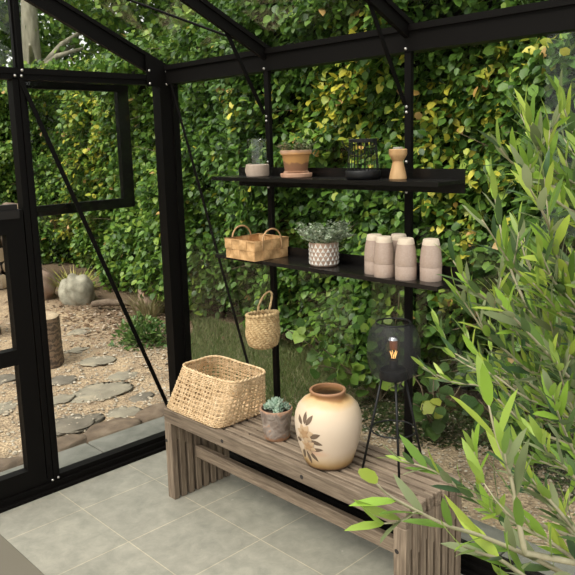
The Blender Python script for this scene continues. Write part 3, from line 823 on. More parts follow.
for side, x0 in ((0, BX0), (1, BX1-.052)):
    for k in range(8):
        y0 = BY0 + k*(SLT+SGP)
        m = MB(); m.box((x0-off.x, y0-off.y, 0), (x0+.052-off.x, y0+SLT-off.y, BH-.052 if k not in (0, 7) else BH-.065), .0025)
        m.build('leg', M_WZ, bench)
    for k in range(7):
        y0 = BY0 + k*(SLT+SGP) + SLT
        m = MB(); m.box((x0+.006-off.x, y0-off.y, BH-.155 - (.03 if k % 2 else 0)), (x0+.046-off.x, y0+SGP-off.y, BH-.052), .001); m.build('spacer', M_WZ, bench)
m = MB(); m.box((BX0+.052-off.x, -.345-off.y, .176), (BX1-.052-off.x, -.316-off.y, .234), .003); m.build('stretcher', M_WXR, bench)
for (hx, hy, hz) in ((.514, BY0, .29), (.938, BY0, .414), (1.416, BY0, .412), (1.863, BY0, .294)):
    m = MB(); m.lathe([(0, .0004), (.006, .0005), (.0080, .0010), (.0088, .0004), (.0088, -.003)], 16); o = m.build('bolt_hole_disc', M_HOLE, bench, True)  # raised dark disc in place of a drilled hole
    o.location = (hx-off.x, hy-off.y, hz); o.rotation_euler = (PI/2, 0, 0)

# ------------------------------------------------------------------ shelves
def shelf(z, label, rail_hi, rail_lo):
    root = thing('wall_shelf', label, 'shelf', (1.219, -.10, z)); ox, oy = 1.219, -.10
    m = MB(); m.box((.604-ox, -.206-oy, -.004), (1.835-ox, -.0405-oy, 0)); m.box((.604-ox, -.206-oy, -.016), (1.835-ox, -.203-oy, -.004))
    m.box((.604-ox, -.203-oy, -.012), (.607-ox, -.0405-oy, -.004)); m.box((1.832-ox, -.203-oy, -.012), (1.835-ox, -.0405-oy, -.004))
    m.build('shelf_board', M_SHELF, root)
    m = MB(); m.box((.604-ox, -.0405-oy, -rail_lo), (1.835-ox, -.0365-oy, rail_hi)); m.build('back_rail', M_SHELF, root)
    for px in P_X[:2]:
        m = MB(); m.box((px-.018-ox, -.0365-oy, -rail_lo+.004), (px+.018-ox, -.0300-oy, rail_hi-.004)); m.build('bracket', M_SHELF, root)
SH1, SH2 = 1.5227, 1.1611
shelf(SH1, 'upper black metal shelf holding the glass jar and lantern', .038, .050)
shelf(SH2, 'lower black metal shelf holding the stacked cups', .042, .044)

# ------------------------------------------------------------------ things on the upper shelf
M_TAUPE = noise_mat('taupe_stoneware', [(.3, (.40, .31, .25)), (.7, (.48, .38, .31))], nscale=60, detail=3, rough=.55)
M_CLEAR = pane_mat('clear_jar_glass', (.90, .93, .91), 1.4)
jar = thing('hurricane_lamp', 'clear glass cylinder lamp in a taupe clay cup base on the upper shelf', 'candle lamp', (.836, -.128, SH1), math.radians(5))
m = MB(); m.lathe([(0, 0), (.044, 0), (.050, .004), (.052, .012), (.052, .053), (.049, .056), (.0475, .054), (.0475, .012), (0, .010)], 48); m.build('clay_base', M_TAUPE, jar, True, 40)
m = MB()
V = []; n = 14
for k in range(n+1):
    a = PI/2 + PI*k/n
    V.append((-.040 + .026*math.cos(a), 0, .029 + .027*math.sin(a)))
m.tube([(-.040, 0, .056)] + V[1:-1] + [(-.040, 0, .003)], .006, 8)
V2 = []
for k in range(n+1):
    a = PI/2 + PI*k/n; V2.append((-.040+.024*math.cos(a), .029+.025*math.sin(a)))
m.add([(x, -.014, z) for x, z in V2] + [(x, .014, z) for x, z in V2], [tuple(range(n, -1, -1)), tuple(range(n+1, 2*n+2))] + [(i, i+1, i+n+2, i+n+1) for i in range(n)])
m.build('handle', M_TAUPE, jar, True, 40)
m = MB(); m.lathe([(.0445, .0120), (.0445, .166), (.0440, .1675), (.0425, .166), (.0425, .0125)], 48); m.build('glass_cylinder', M_CLEAR, jar, True, 50)

M_TERRA = None
def terracotta(name, zs):
    """rings of orange and brown wash running round the pot"""
    m, nt, b = new_mat(name)
    tc = nt.nodes.new('ShaderNodeTexCoord'); sp = nt.nodes.new('ShaderNodeSeparateXYZ'); nt.links.new(tc.outputs['Object'], sp.inputs[0])
    n1 = nt.nodes.new('ShaderNodeTexNoise'); n1.inputs['Scale'].default_value = 16; n1.inputs['Detail'].default_value = 7
    nt.links.new(tc.outputs['Object'], n1.inputs['Vector'])
    ad = nt.nodes.new('ShaderNodeMath'); ad.operation = 'MULTIPLY_ADD'; ad.inputs[1].default_value = .05
    nt.links.new(n1.outputs['Fac'], ad.inputs[0]); nt.links.new(sp.outputs['Z'], ad.inputs[2])
    mr = nt.nodes.new('ShaderNodeMapRange'); mr.inputs['From Min'].default_value = .02; mr.inputs['From Max'].default_value = zs+.03
    nt.links.new(ad.outputs[0], mr.inputs['Value'])
    rp = nt.nodes.new('ShaderNodeValToRGB'); el = rp.color_ramp.elements
    st = [(0, (.46, .26, .17)), (.16, (.48, .29, .19)), (.24, (.22, .105, .055)), (.50, (.25, .12, .06)), (.56, (.50, .26, .085)), (.82, (.52, .27, .10)), (.92, (.46, .28, .18)), (1, (.50, .32, .21))]
    while len(el) < len(st): el.new(.5)
    for e, (p, c) in zip(el, st): e.position = p; e.color = (*c, 1)
    nt.links.new(mr.outputs['Result'], rp.inputs[0]); nt.links.new(rp.outputs[0], b.inputs['Base Color']); b.inputs['Roughness'].default_value = .85
    return m
M_TERRA = terracotta('washed_terracotta', .105)
M_SAUCER = noise_mat('pale_terracotta', [(.3, (.46, .25, .16)), (.7, (.58, .35, .24))], nscale=30, rough=.85)
M_SOIL = noise_mat('potting_soil', [(.3, (.02, .014, .01)), (.7, (.06, .042, .03))], nscale=60, rough=1, bump=.6)
PX, PY = 1.076, -.124
s_ = MB(); s_.lathe([(0, 0), (.060, 0), (.066, .004), (.068, .018), (.064, .020), (.061, .008), (0, .006)], 48)
o = s_.build('saucer', M_SAUCER, None, True, 40); o.location = (PX, PY, SH1); tag(o, 'round terracotta saucer under the banded pot on the upper shelf', 'saucer')
pot = thing('potted_sedum', 'orange and brown banded terracotta pot with a small sedum on the upper shelf', 'potted plant', (PX, PY, SH1+.0065))
m = MB(); m.lathe([(0, 0), (.052, 0), (.054, .018), (.0485, .024), (.0575, .085), (.0605, .090), (.066, .092), (.0675, .104), (.0665, .109), (.061, .109), (.057, .095), (0, .094)], 56,
                  (0, 0, 0), lambda a, z: .008*math.sin(3*a+z*60)+.004*math.sin(9*a+z*130)); m.build('pot', M_TERRA, pot, True, 45)
m = MB(); m.lathe([(0, .100), (.03, .101), (.058, .097)], 32); m.build('soil', M_SOIL, pot, True)
M_FLESH = leaf_mat('fleshy_leaf', .5, .12)
ET = np.array([(0,0,0),(-.42,.42,.12),(.42,.42,.12),(0,.5,-.12),(0,1,.10),(-.36,.75,.1),(.36,.75,.1)])
EF = np.array([(0,3,1),(0,2,3),(1,3,5),(3,4,5),(2,6,3),(3,6,4)])
def sprigs(parent, n, rad, z0, h, lean, per, L, cols, w, W=.9, stem_r=.0012, seed=1, mat=None, tip=True):
    rr = random.Random(seed); m = MB(); pos = []; ax = []
    for k in range(n):
        a = rr.uniform(0, 6.28); r_ = rad*math.sqrt(rr.random()); p = Vector((r_*math.cos(a), r_*math.sin(a), z0)); pts = [p.copy()]
        d = Vector((math.cos(a)*lean*rr.uniform(.3, 1), math.sin(a)*lean*rr.uniform(.3, 1), 1)).normalized(); hh = h*rr.uniform(.6, 1.05)
        for q in range(6):
            d = (d + Vector((rr.gauss(0, .12), rr.gauss(0, .12), -.04*lean))).normalized(); p = p + d*hh/6; pts.append(p.copy())
        m.tube(pts, stem_r, 5)
        for q in range(per):
            t = .25 + .75*(q+.5)/per; i = min(int(t*6), 5); u = t*6-i; b = pts[i].lerp(pts[i+1], u)
            az = q*2.4 + rr.uniform(-.4, .4); pos.append(b); ax.append(Vector((math.cos(az), math.sin(az), .45)).normalized())
    m.build('stems', STEM_M, parent)
    N = len(pos); A = np.array(ax)
    leaves('foliage', np.array(pos), A, unit(RNG.normal(0, .3, (N, 3))+np.array((0, 0, 1))), RNG.uniform(L*.7, L*1.15, N), np.full(N, W), palette(N, cols, w), mat or M_FLESH, parent, ET, EF)
STEM_M = plain('green_stem', (.16, .20, .09), .7)
sprigs(pot, 34, .052, .098, .062, 1.1, 9, .012, [(.10, .13, .05), (.17, .16, .08), (.22, .14, .08), (.16, .20, .09)], [3, 2, 1, 2], seed=3)

lan = thing('lantern', 'black wire lantern with a bail handle on the upper shelf', 'lantern', (1.438, -.122, SH1))
m = MB(); m.lathe([(0, 0), (.058, 0), (.064, .003), (.068, .012), (.068, .030), (.065, .034), (.062, .030), (.060, .012), (0, .010)], 48); m.build('base', M_BLACK, lan, True, 40)
m = MB()
for k in range(26):
    a = 2*PI*k/26; m.tube([(.060*math.cos(a), .060*math.sin(a), .030), (.052*math.cos(a), .052*math.sin(a), .146)], .0013, 5)
tag(m.build('wire_cage', M_BLACK, lan), kind='stuff')
m = MB(); m.lathe([(.049, .140), (.054, .140), (.055, .152), (.052, .154), (.049, .152), (.049, .140)], 48); m.build('top_ring', M_BLACK, lan, True, 40)
m = MB(); m.tube([(.056*math.cos(t), .030*math.sin(t)-.056, .148-.060*math.sin(t)) for t in np.linspace(0, PI, 22)], .0020, 6); m.build('handle', M_BLACK, lan, True)

M_CORK = noise_mat('turned_oak', [(.3, (.36, .20, .085)), (.55, (.50, .30, .14)), (.75, (.60, .40, .21))], scale=(1, 1, .3), nscale=26, detail=6, rough=.6)
ch = thing('candle_holder', 'turned light wood candle holder with a narrow waist on the upper shelf', 'candle holder', (1.598, -.114, SH1))
m = MB(); m.lathe([(0, 0), (.030, 0), (.0325, .004), (.030, .022), (.020, .064), (.019, .068), (.022, .072), (.0315, .088), (.0335, .094), (.0335, .110), (.031, .113), (.020, .113), (.020, .106), (0, .106)], 48)
m.build('wooden_body', M_CORK, ch, True, 35)
M_WAX = plain('pale_wax', (.62, .58, .47), .5)
tl = thing('tealight', 'pale tealight candle sitting in the top of the wooden candle holder', 'candle', (1.598, -.114, SH1+.1065))
m = MB(); m.lathe([(0, 0), (.018, 0), (.018, .012), (.0175, .0135), (.0165, .012), (0, .011)], 32); m.build('cup', plain('tealight_cup', (.30, .29, .25), .4), tl, True, 40)
m = MB(); m.lathe([(0, .0135), (.010, .013), (.0160, .0124)], 24); m.build('wax', M_WAX, tl, True)

# ------------------------------------------------------------------ things on the lower shelf
M_CHIP = noise_mat('birch_strip', [(.3, (.45, .255, .105)), (.55, (.58, .35, .165)), (.78, (.66, .43, .22))], scale=(1, 1, 1), nscale=38, detail=5, rough=.6, dist=1.5)
M_TWINE = noise_mat('twisted_handle', [(.3, (.42, .24, .11)), (.7, (.62, .40, .22))], nscale=90, rough=.8, bump=.5)
chip = thing('handled_basket', 'shallow basket of wide woven wood strips with two loop handles on the lower shelf', 'basket', (.832, -.145, SH2), math.radians(-2))
LX, LY, HZ = .099, .096, .088
m = MB()
def patch(mb, c, ux, uz, n, w, h, bulge, th=.0016):
    """one woven strip crossing: a gently bowed rectangle with thickness"""
    V = []; K = 4
    for lay in (0, 1):
        for j in range(K+1):
            for i in range(K+1):
                s = i/K*2-1; t = j/K*2-1
                p = Vector(c) + Vector(ux)*(s*w/2) + Vector(uz)*(t*h/2) + Vector(n)*(bulge*(1-max(abs(s)**3, abs(t)**3)) + (th if lay == 0 else -th))
                V.append(p)
    W = K+1; F = []
    for j in range(K):
        for i in range(K):
            a = j*W+i; F.append((a, a+1, a+W+1, a+W)); b = W*W+a; F.append((b, b+W, b+W+1, b+1))
    B = [i for i in range(W)] + [j*W+K for j in range(1, W)] + [K*W+i for i in range(K-1, -1, -1)] + [j*W for j in range(K-1, 0, -1)]
    for q in range(len(B)):
        a, b = B[q], B[(q+1) % len(B)]; F.append((b, a, a+W*W, b+W*W))
    mb.add(V, F)
for (p0, p1, n, cells) in (((-LX,-LY),(LX,-LY),(0,-1,0),4), ((LX,-LY),(LX,LY),(1,0,0),4), ((LX,LY),(-LX,LY),(0,1,0),4), ((-LX,LY),(-LX,-LY),(-1,0,0),4)):
    a = Vector((*p0, 0)); b = Vector((*p1, 0)); ux = (b-a).normalized(); L = (b-a).length; w = L/cells
    for row in range(2):
        for i in range(cells):
            s = 1 if (i+row) % 2 else -1
            nn = Vector(n); fl = 1 + .06*(row+.5)/2
            c = (a + ux*(w*(i+.5)))*fl + Vector((0, 0, .044*row+.0225))
            patch(m, c + nn*.0005*s, ux*fl, (0, 0, 1), nn, w*.965, .0425, .0046*s)
m.build('woven_sides', M_CHIP, chip, True, 50)
m = MB(); m.box((-LX+.003, -LY+.003, 0.0005), (LX-.003, LY-.003, .004)); m.build('woven_bottom', M_CHIP, chip)
m = MB()
rx, ry = LX*1.055, LY*1.055
for o_ in (1.0, .965):
    m.tube([(-rx*o_, -ry*o_, HZ), (rx*o_, -ry*o_, HZ), (rx*o_, ry*o_, HZ), (-rx*o_, ry*o_, HZ)], .0028, 6, True)
m.build('rim', M_CHIP, chip, True)
for sx in (-1, 1):
    m = MB(); pts = []
    for k in range(25):
        t = PI*k/24; pts.append((sx*(rx+.002), -.056*math.cos(t), HZ-.02 + .068*math.sin(t)**.8))
    pts = [(sx*(rx+.003), -.056, HZ-.045)] + pts + [(sx*(rx+.003), .056, HZ-.045)]
    m.tube(pts, .0038, 8); m.build('handle', M_TWINE, chip, True)

M_WHITEP = noise_mat('white_relief_glaze', [(.3, (.60, .57, .52)), (.7, (.74, .71, .66))], nscale=50, rough=.7)
M_PINKC = noise_mat('rosy_clay', [(.3, (.33, .22, .165)), (.7, (.43, .30, .23))], nscale=40, rough=.8)
eu = thing('potted_eucalyptus', 'white patterned pot with a bushy pale grey-green plant on the lower shelf', 'potted plant', (1.224, -.122, SH2))
m = MB(); R_ = .0600
m.lathe([(0, 0), (.052, 0), (.0575, .004), (R_, .010), (R_+.001, .094), (R_, .100), (.0565, .100), (.0555, .088), (0, .086)], 64); m.build('pot', M_PINKC, eu, True, 40)
m = MB(); NC = 18
for row in range(5):
    zc = .0165 + row*.0175
    for k in range(NC):
        a = 2*PI*(k + .5*(row % 2))/NC; da = 2*PI/NC*.40; hh = .0105
        P = lambda aa, z, r: ((R_+r)*math.cos(aa), (R_+r)*math.sin(aa), z)
        m.add([P(a-da, zc-hh*.75, .0012), P(a+da, zc-hh*.75, .0012), P(a, zc+hh, .0012), P(a, zc-hh*.15, .0034)], [(0,1,3),(1,2,3),(2,0,3)])
tag(m.build('raised_pattern', M_WHITEP, eu), 'white raised triangles', kind='stuff')
m = MB(); m.lathe([(0, .089), (.055, .088)], 32); m.build('soil', M_SOIL, eu, True)
sprigs(eu, 60, .050, .086, .115, 1.25, 14, .0165, [(.30, .37, .25), (.40, .46, .34), (.50, .55, .43), (.19, .26, .15)], [4, 4, 3, 2], W=1.05, seed=9)

M_CUP = noise_mat('speckled_rose_glaze', [(.3, (.355, .265, .215)), (.6, (.385, .29, .238)), (.75, (.41, .315, .26))], nscale=160, detail=2, rough=.22, spec=.5)
M_RAW = noise_mat('unglazed_cream_clay', [(.3, (.56, .46, .36)), (.7, (.64, .54, .43))], nscale=60, rough=.8)
def cup(x, y, z, label, upper, rz):
    root = thing('ceramic_cup', label, 'cup', (x, y, z), rz, 'taupe cups stacked upside down')
    if upper: prof = [(.0385, .0015), (.0398, .0), (.0405, .003), (.0398, .028), (.0365, .058), (.0318, .081)]
    else: prof = [(.0385, .0015), (.0392, .0), (.0398, .003), (.0398, .049), (.0360, .0545), (.0335, .075), (.0320, .081)]
    m = MB(); r_ = prof[-1][0]
    m.lathe(prof + [(r_-.0004, .0812), (r_-.003, .081), (r_-.001+.001, .055) if False else (r_-.0025, .070), (.0365 if upper else .0345, .030), (.0380 if upper else .0370, .004), (.0385, .0015)], 48)
    m.build('glazed_wall', M_CUP, root, True, 50)
    m = MB(); b_ = r_+.0002
    m.lathe([(b_-.0002, .0790), (b_, .0812), (b_-.0035, .0985), (b_-.0055, .1015), (b_-.009, .1020), (0, .1010)], 48)
    m.build('unglazed_foot', M_RAW, root, True, 50)
cups = [(1.500, -.132, 'cup at the left end of the row'), (1.568, -.160, 'cup second from the left in front'), (1.572, -.075, 'cup at the back near the black post'),
        (1.662, -.152, 'cup in the front middle'), (1.748, -.118, 'cup standing apart by the right end of the shelf')]
for k, (x, y, lab) in enumerate(cups):
    cup(x, y, SH2+.0002, 'lower taupe ' + lab + ', under another', False, k*1.3)
    cup(x, y, SH2+.0502, 'upper upside down taupe ' + lab, True, k*.9+.4)

# ------------------------------------------------------------------ hanging basket
M_SEA = noise_mat('seagrass_rope', [(.3, (.34, .225, .105)), (.55, (.50, .355, .185)), (.78, (.62, .47, .27))], nscale=70, detail=4, rough=.85)
hb = thing('hanging_basket', 'small round seagrass basket hanging by its handle from the black post', 'basket', (.832, -.125, .733))
hb.scale = (.94, .94, 1)
def rope_ring(mb, R_, z, r_, n, tw, ph, oval=1.0, tilt=0):
    pts = []; rad = []
    for k in range(n):
        a = 2*PI*k/n
        wob = .0016*math.sin(a*tw+ph)
        pts.append(((R_+wob)*math.cos(a), (R_+wob)*oval*math.sin(a), z + .0016*math.cos(a*tw+ph) + tilt*math.cos(a)*R_)); rad.append(r_*(1+.28*math.sin(a*tw*1.0+ph*1.7)))
    mb.tube(pts, rad, 6, True)
m = MB(); rows = 17
prof = [(.048, .006), (.064, .012), (.074, .028), (.079, .055), (.080, .085), (.078, .115), (.075, .140), (.076, .152)]
pz = np.linspace(.006, .152, rows); pr = np.interp(pz, [p[1] for p in prof], [p[0] for p in prof])
for k in range(rows): rope_ring(m, pr[k], pz[k], .0062, 120, 20, k*1.3, 1.0, .10*(pz[k]/.15))
for q in (.012, .024, .036): rope_ring(m, q, .004, .0065, 60, 9, q*50)
m.build('woven_body', M_SEA, hb, True)
m = MB(); rope_ring(m, .076, .158, .0072, 120, 24, .4, 1.0, .10); m.build('rim', M_SEA, hb, True)
for j in (0, 1):
    pts = []
    for k in range(29):
        t = PI*k/28; w = k*.9 + j*PI
        pts.append((-.040*math.cos(t)*(1-.0*t)+.006 + .0022*math.cos(w), .030*math.sin(t)*1.7 + .0022*math.sin(w)+.0, .155 + .102*math.sin(t)**.62 ))
    m = MB(); m.tube(pts, .0042, 7); m.build('handle', M_SEA, hb, True)
hk = MB(); hk.tube([(.0, .0, .0), (.0, -.022, .001), (.0, -.042, -.003), (.0, -.054, .003), (.0, -.056, .014)], .0028, 8)
o = hk.build('hook', M_FRAME, None, True); o.location = (.824, -.029, .9855); tag(o, 'small black hook on the post carrying the seagrass basket', 'hook')

# ------------------------------------------------------------------ open-weave cane basket on the bench
M_CANE = noise_mat('pale_cane', [(.3, (.50, .345, .19)), (.55, (.66, .475, .285)), (.8, (.76, .59, .39))], nscale=45, detail=4, rough=.6)
cb = thing('cane_basket', 'large open-weave pale cane basket standing on the left end of the bench', 'basket', (.703, -.322, BH))
Hc = .203
def ring_pt(t, z):
    """rounded rectangle that shifts and narrows with height; t in [0,1)"""
    u = z/Hc
    cx = .055*u; cy = .012*u; hx = .205 - .009*u; hy = .153 - .042*u
    a = 2*PI*t; ca, sa = math.cos(a), math.sin(a); e = 8.5 - 3.5*u
    q = (abs(ca)**e + abs(sa)**e)**(-1/e)
    sag = -.010*u*(abs(ca)**2)*0
    return Vector((cx + hx*q*ca, cy + hy*q*sa, z + .004 + .003*u*u*(abs(sa*ca)*1.6) + sag))
# even spacing round the corner-heavy outline
tt = np.linspace(0, 1, 721); pp = [ring_pt(t, Hc*.5) for t in tt]
cl = np.r_[0, np.cumsum([(pp[i+1]-pp[i]).length for i in range(720)])]; cl /= cl[-1]
even = lambda s: float(np.interp(s % 1.0, cl, tt))
NST = 62
m = MB(); rowz = [.004, .010, .016, .022, .028] + [.040, .046, .060, .066, .080, .086, .100, .106, .120, .126, .140, .146, .158, .164, .170, .176, .183, .191]
for ri, z in enumerate(rowz):
    pts = []
    for k in range(NST*4):
        s = k/(NST*4); p = ring_pt(even(s), z); c = ring_pt(0, z); cx = Vector((.055*z/Hc, .012*z/Hc, p.z))
        nrm = (p-cx); nrm.z = 0; nrm.normalize()
        pts.append(p + nrm*(.0030*math.cos(PI*(k/2.0) + PI*ri)) + Vector((0, 0, .0012*math.sin(k*.37+ri*2.1))))
    m.tube(pts, .0023, 5, True)
m.build('woven_strands', M_CANE, cb, True)
m = MB()
for k in range(NST):
    for dk in (-.0022, .0022):
        s = (k+.5)/NST + dk
        m.tube([ring_pt(even(s + .004*math.sin(k*1.7+z*30)), z) for z in np.linspace(.0, Hc, 9)], .0021, 5)
tag(m.build('upright_stakes', M_CANE, cb, True), kind='stuff')
m = MB()
for j in (0, 1):
    m.tube([ring_pt(even(k/180), Hc) + Vector((.0025*math.cos(k*.8+j*PI), .0025*math.cos(k*.8+j*PI), -.002+.003*math.sin(k*.8+j*PI))) for k in range(180)], .0042, 7, True)
m.build('rim', M_CANE, cb, True)
m = MB(); n = 72; bot = [ring_pt(even(k/n), 0) for k in range(n)]
m.add([(p.x*.985, p.y*.985, .0015) for p in bot] + [(p.x*.985, p.y*.985, .005) for p in bot], [tuple(range(n))[::-1], tuple(range(n, 2*n))] + [(i, (i+1) % n, (i+1) % n + n, i+n) for i in range(n)])
m.build('bottom', M_CANE, cb)

# ------------------------------------------------------------------ succulent in a crackled pot
def crackle():
    m, nt, b = new_mat('crackled_grey_glaze')
    tc = nt.nodes.new('ShaderNodeTexCoord'); n1 = nt.nodes.new('ShaderNodeTexNoise'); n1.inputs['Scale'].default_value = 26; n1.inputs['Detail'].default_value = 6; n1.inputs['Distortion'].default_value = 1.5
    nt.links.new(tc.outputs['Object'], n1.inputs['Vector'])
    rp = nt.nodes.new('ShaderNodeValToRGB'); el = rp.color_ramp.elements
    st = [(.30, (.17, .12, .095)), (.45, (.27, .215, .18)), (.58, (.34, .285, .25)), (.66, (.42, .25, .17)), (.78, (.50, .45, .40))]
    while len(el) < len(st): el.new(.5)
    for e, (p, c) in zip(el, st): e.position = p; e.color = (*c, 1)
    nt.links.new(n1.outputs['Fac'], rp.inputs[0])
    sp = nt.nodes.new('ShaderNodeSeparateXYZ'); nt.links.new(tc.outputs['Object'], sp.inputs[0])
    ad = nt.nodes.new('ShaderNodeMath'); ad.operation = 'MULTIPLY_ADD'; ad.inputs[1].default_value = .05; nt.links.new(n1.outputs['Fac'], ad.inputs[0]); nt.links.new(sp.outputs['Z'], ad.inputs[2])
    r2 = nt.nodes.new('ShaderNodeValToRGB'); el = r2.color_ramp.elements
    st = [(.036, (1, 1, 1)), (.044, (0, 0, 0)), (.138, (0, 0, 0)), (.146, (.8, .8, .8))]
    while len(el) < len(st): el.new(.5)
    for e, (p, c) in zip(el, st): e.position = p; e.color = (*c, 1)
    nt.links.new(ad.outputs[0], r2.inputs[0])
    mx = nt.nodes.new('ShaderNodeMix'); mx.data_type = 'RGBA'; nt.links.new(r2.outputs[0], mx.inputs['Factor']); nt.links.new(rp.outputs[0], mx.inputs['A']); mx.inputs['B'].default_value = (.42, .22, .125, 1)
    nt.links.new(mx.outputs['Result'], b.inputs['Base Color']); b.inputs['Roughness'].default_value = .6
    bp = nt.nodes.new('ShaderNodeBump'); bp.inputs['Strength'].default_value = .8; bp.inputs['Distance'].default_value = .008
    nt.links.new(n1.outputs['Fac'], bp.inputs['Height']); nt.links.new(bp.outputs[0], b.inputs['Normal'])
    return m
su = thing('potted_succulent', 'small grey crackle-glazed pot with a blue-green succulent beside the cream vase', 'potted plant', (1.143, -.345, BH))
su.scale = (1.05, 1.05, 1.05)
m = MB(); m.lathe([(0, 0), (.048, 0), (.0515, .004), (.056, .05), (.0615, .100), (.0655, .110), (.0665, .122), (.0645, .126), (.060, .125), (.0575, .108), (0, .105)], 56,
                  (0, 0, 0), lambda a, z: .010*math.sin(4*a+z*50)+.006*math.sin(9*a-z*90)); m.build('pot', crackle(), su, True, 45)
m = MB(); m.lathe([(0, .112), (.058, .110)], 32); m.build('soil', M_SOIL, su, True)
M_SUCC = leaf_mat('waxy_succulent_leaf', .5, .08)
pos = []; ax = []; LL = []
for (cx, cy, cz, R0, nl) in ((.0, .0, .122, .050, 34), (-.032, -.014, .114, .032, 22), (.030, -.022, .114, .032, 22), (.022, .030, .116, .032, 22), (-.022, .028, .116, .032, 22)):
    for k in range(nl):
        a = k*2.39996; el = math.radians(8 + 72*(1-k/nl)**.9 if False else 22 + 64*k/nl)
        ax.append((math.cos(a)*math.cos(el), math.sin(a)*math.cos(el), math.sin(el))); pos.append((cx, cy, cz - .004*(1-k/nl))); LL.append(R0*(1.05-.15*k/nl))
ax = np.array(ax); side = np.cross(ax, np.array((0, 0, 1.0))); nr = np.cross(side, ax)
ST = np.array([(0,0,-.08),(-.26,.45,.04),(.26,.45,.04),(0,.5,-.16),(0,1,.10),(-.22,.75,.07),(.22,.75,.07),(0,.5,.10)])
SF = np.array([(0,3,1),(0,2,3),(1,3,5),(3,4,5),(2,6,3),(3,6,4),(0,1,7),(0,7,2),(1,5,7),(5,4,7),(2,7,6),(6,7,4)])
leaves('rosettes', np.array(pos), ax, nr, np.array(LL), np.full(len(pos), 1.0), palette(len(pos), [(.22, .30, .23), (.30, .38, .29), (.16, .24, .17)], [3, 3, 2], .12), M_SUCC, su, ST, SF)

# ------------------------------------------------------------------ big cream vase with painted flower
VPROF = [(0, 0), (.078, 0), (.088, .004), (.093, .012), (.102, .040), (.117, .090), (.1265, .140), (.1290, .175), (.1265, .205), (.116, .236), (.098, .257), (.079, .268), (.069, .273), (.0655, .280), (.0665, .288), (.0700, .293), (.0700, .299), (.0660, .302), (.0600, .300), (.0585, .290), (.0600, .276), (.080, .262), (.112, .225), (.120, .175), (.105, .09), (.09, .02), (0, .014)]
def vase_mat():
    m, nt, b = new_mat('cream_ochre_stoneware')
    tc = nt.nodes.new('ShaderNodeTexCoord'); sp = nt.nodes.new('ShaderNodeSeparateXYZ'); nt.links.new(tc.outputs['Object'], sp.inputs[0])
    n1 = nt.nodes.new('ShaderNodeTexNoise'); n1.inputs['Scale'].default_value = 9; n1.inputs['Detail'].default_value = 6; nt.links.new(tc.outputs['Object'], n1.inputs['Vector'])
    ad = nt.nodes.new('ShaderNodeMath'); ad.operation = 'MULTIPLY_ADD'; ad.inputs[1].default_value = .05; ad.inputs[2].default_value = -.025; nt.links.new(n1.outputs['Fac'], ad.inputs[0])
    a2 = nt.nodes.new('ShaderNodeMath'); a2.operation = 'ADD'; nt.links.new(ad.outputs[0], a2.inputs[0]); nt.links.new(sp.outputs['Z'], a2.inputs[1])
    mr = nt.nodes.new('ShaderNodeMapRange'); mr.inputs['From Min'].default_value = 0; mr.inputs['From Max'].default_value = .31; nt.links.new(a2.outputs[0], mr.inputs['Value'])
    rp = nt.nodes.new('ShaderNodeValToRGB'); el = rp.color_ramp.elements
    st = [(0, (.10, .055, .03)), (.04, (.20, .11, .05)), (.09, (.40, .25, .105)), (.19, (.56, .42, .28)), (.28, (.60, .475, .36)), (.60, (.62, .50, .385)), (.80, (.59, .46, .33)), (.868, (.56, .37, .18)), (.90, (.30, .155, .06)), (.94, (.27, .135, .065)), (1, (.36, .20, .12))]
    while len(el) < len(st): el.new(.5)
    for e, (p, c) in zip(el, st): e.position = p; e.color = (*c, 1)
    nt.links.new(mr.outputs['Result'], rp.inputs[0])
    # reddish blush low on the belly
    vm = nt.nodes.new('ShaderNodeVectorMath'); vm.operation = 'SUBTRACT'; vm.inputs[1].default_value = (.035, -.112, .082); nt.links.new(tc.outputs['Object'], vm.inputs[0])
    sc = nt.nodes.new('ShaderNodeVectorMath'); sc.operation = 'MULTIPLY'; sc.inputs[1].default_value = (1, 1, 3.2); nt.links.new(vm.outputs[0], sc.inputs[0])
    ln = nt.nodes.new('ShaderNodeVectorMath'); ln.operation = 'LENGTH'; nt.links.new(sc.outputs[0], ln.inputs[0])
    m2 = nt.nodes.new('ShaderNodeMapRange'); m2.inputs['From Min'].default_value = .012; m2.inputs['From Max'].default_value = .062; m2.inputs['To Min'].default_value = .65; m2.inputs['To Max'].default_value = 0
    nt.links.new(ln.outputs['Value'], m2.inputs['Value'])
    mu = nt.nodes.new('ShaderNodeMath'); mu.operation = 'MULTIPLY'; nt.links.new(m2.outputs['Result'], mu.inputs[0]); nt.links.new(n1.outputs['Fac'], mu.inputs[1])
    mx = nt.nodes.new('ShaderNodeMix'); mx.data_type = 'RGBA'; nt.links.new(mu.outputs[0], mx.inputs['Factor']); nt.links.new(rp.outputs[0], mx.inputs['A']); mx.inputs['B'].default_value = (.55, .20, .09, 1)
    nt.links.new(mx.outputs['Result'], b.inputs['Base Color']); b.inputs['Roughness'].default_value = .5; b.inputs['Specular IOR Level'].default_value = .35
    return m
va = thing('vase', 'large round cream stoneware vase with painted brown flowers on the bench', 'vase', (1.456, -.366, BH))
va.scale = (1, 1, .975)
m = MB(); m.lathe(VPROF, 72); m.build('vase_body', vase_mat(), va, True, 60)
zz_ = [p[1] for p in VPROF[2:14]]; rr_ = [p[0] for p in VPROF[2:14]]
def on_vase(u, z, lift):
    """u is arc position in metres from the side facing the room's corner post, z the height"""
    R0 = float(np.interp(z, zz_, rr_)); a = math.radians(-90) + u/.128
    return ((R0+lift)*math.cos(a), (R0+lift)*math.sin(a), z)
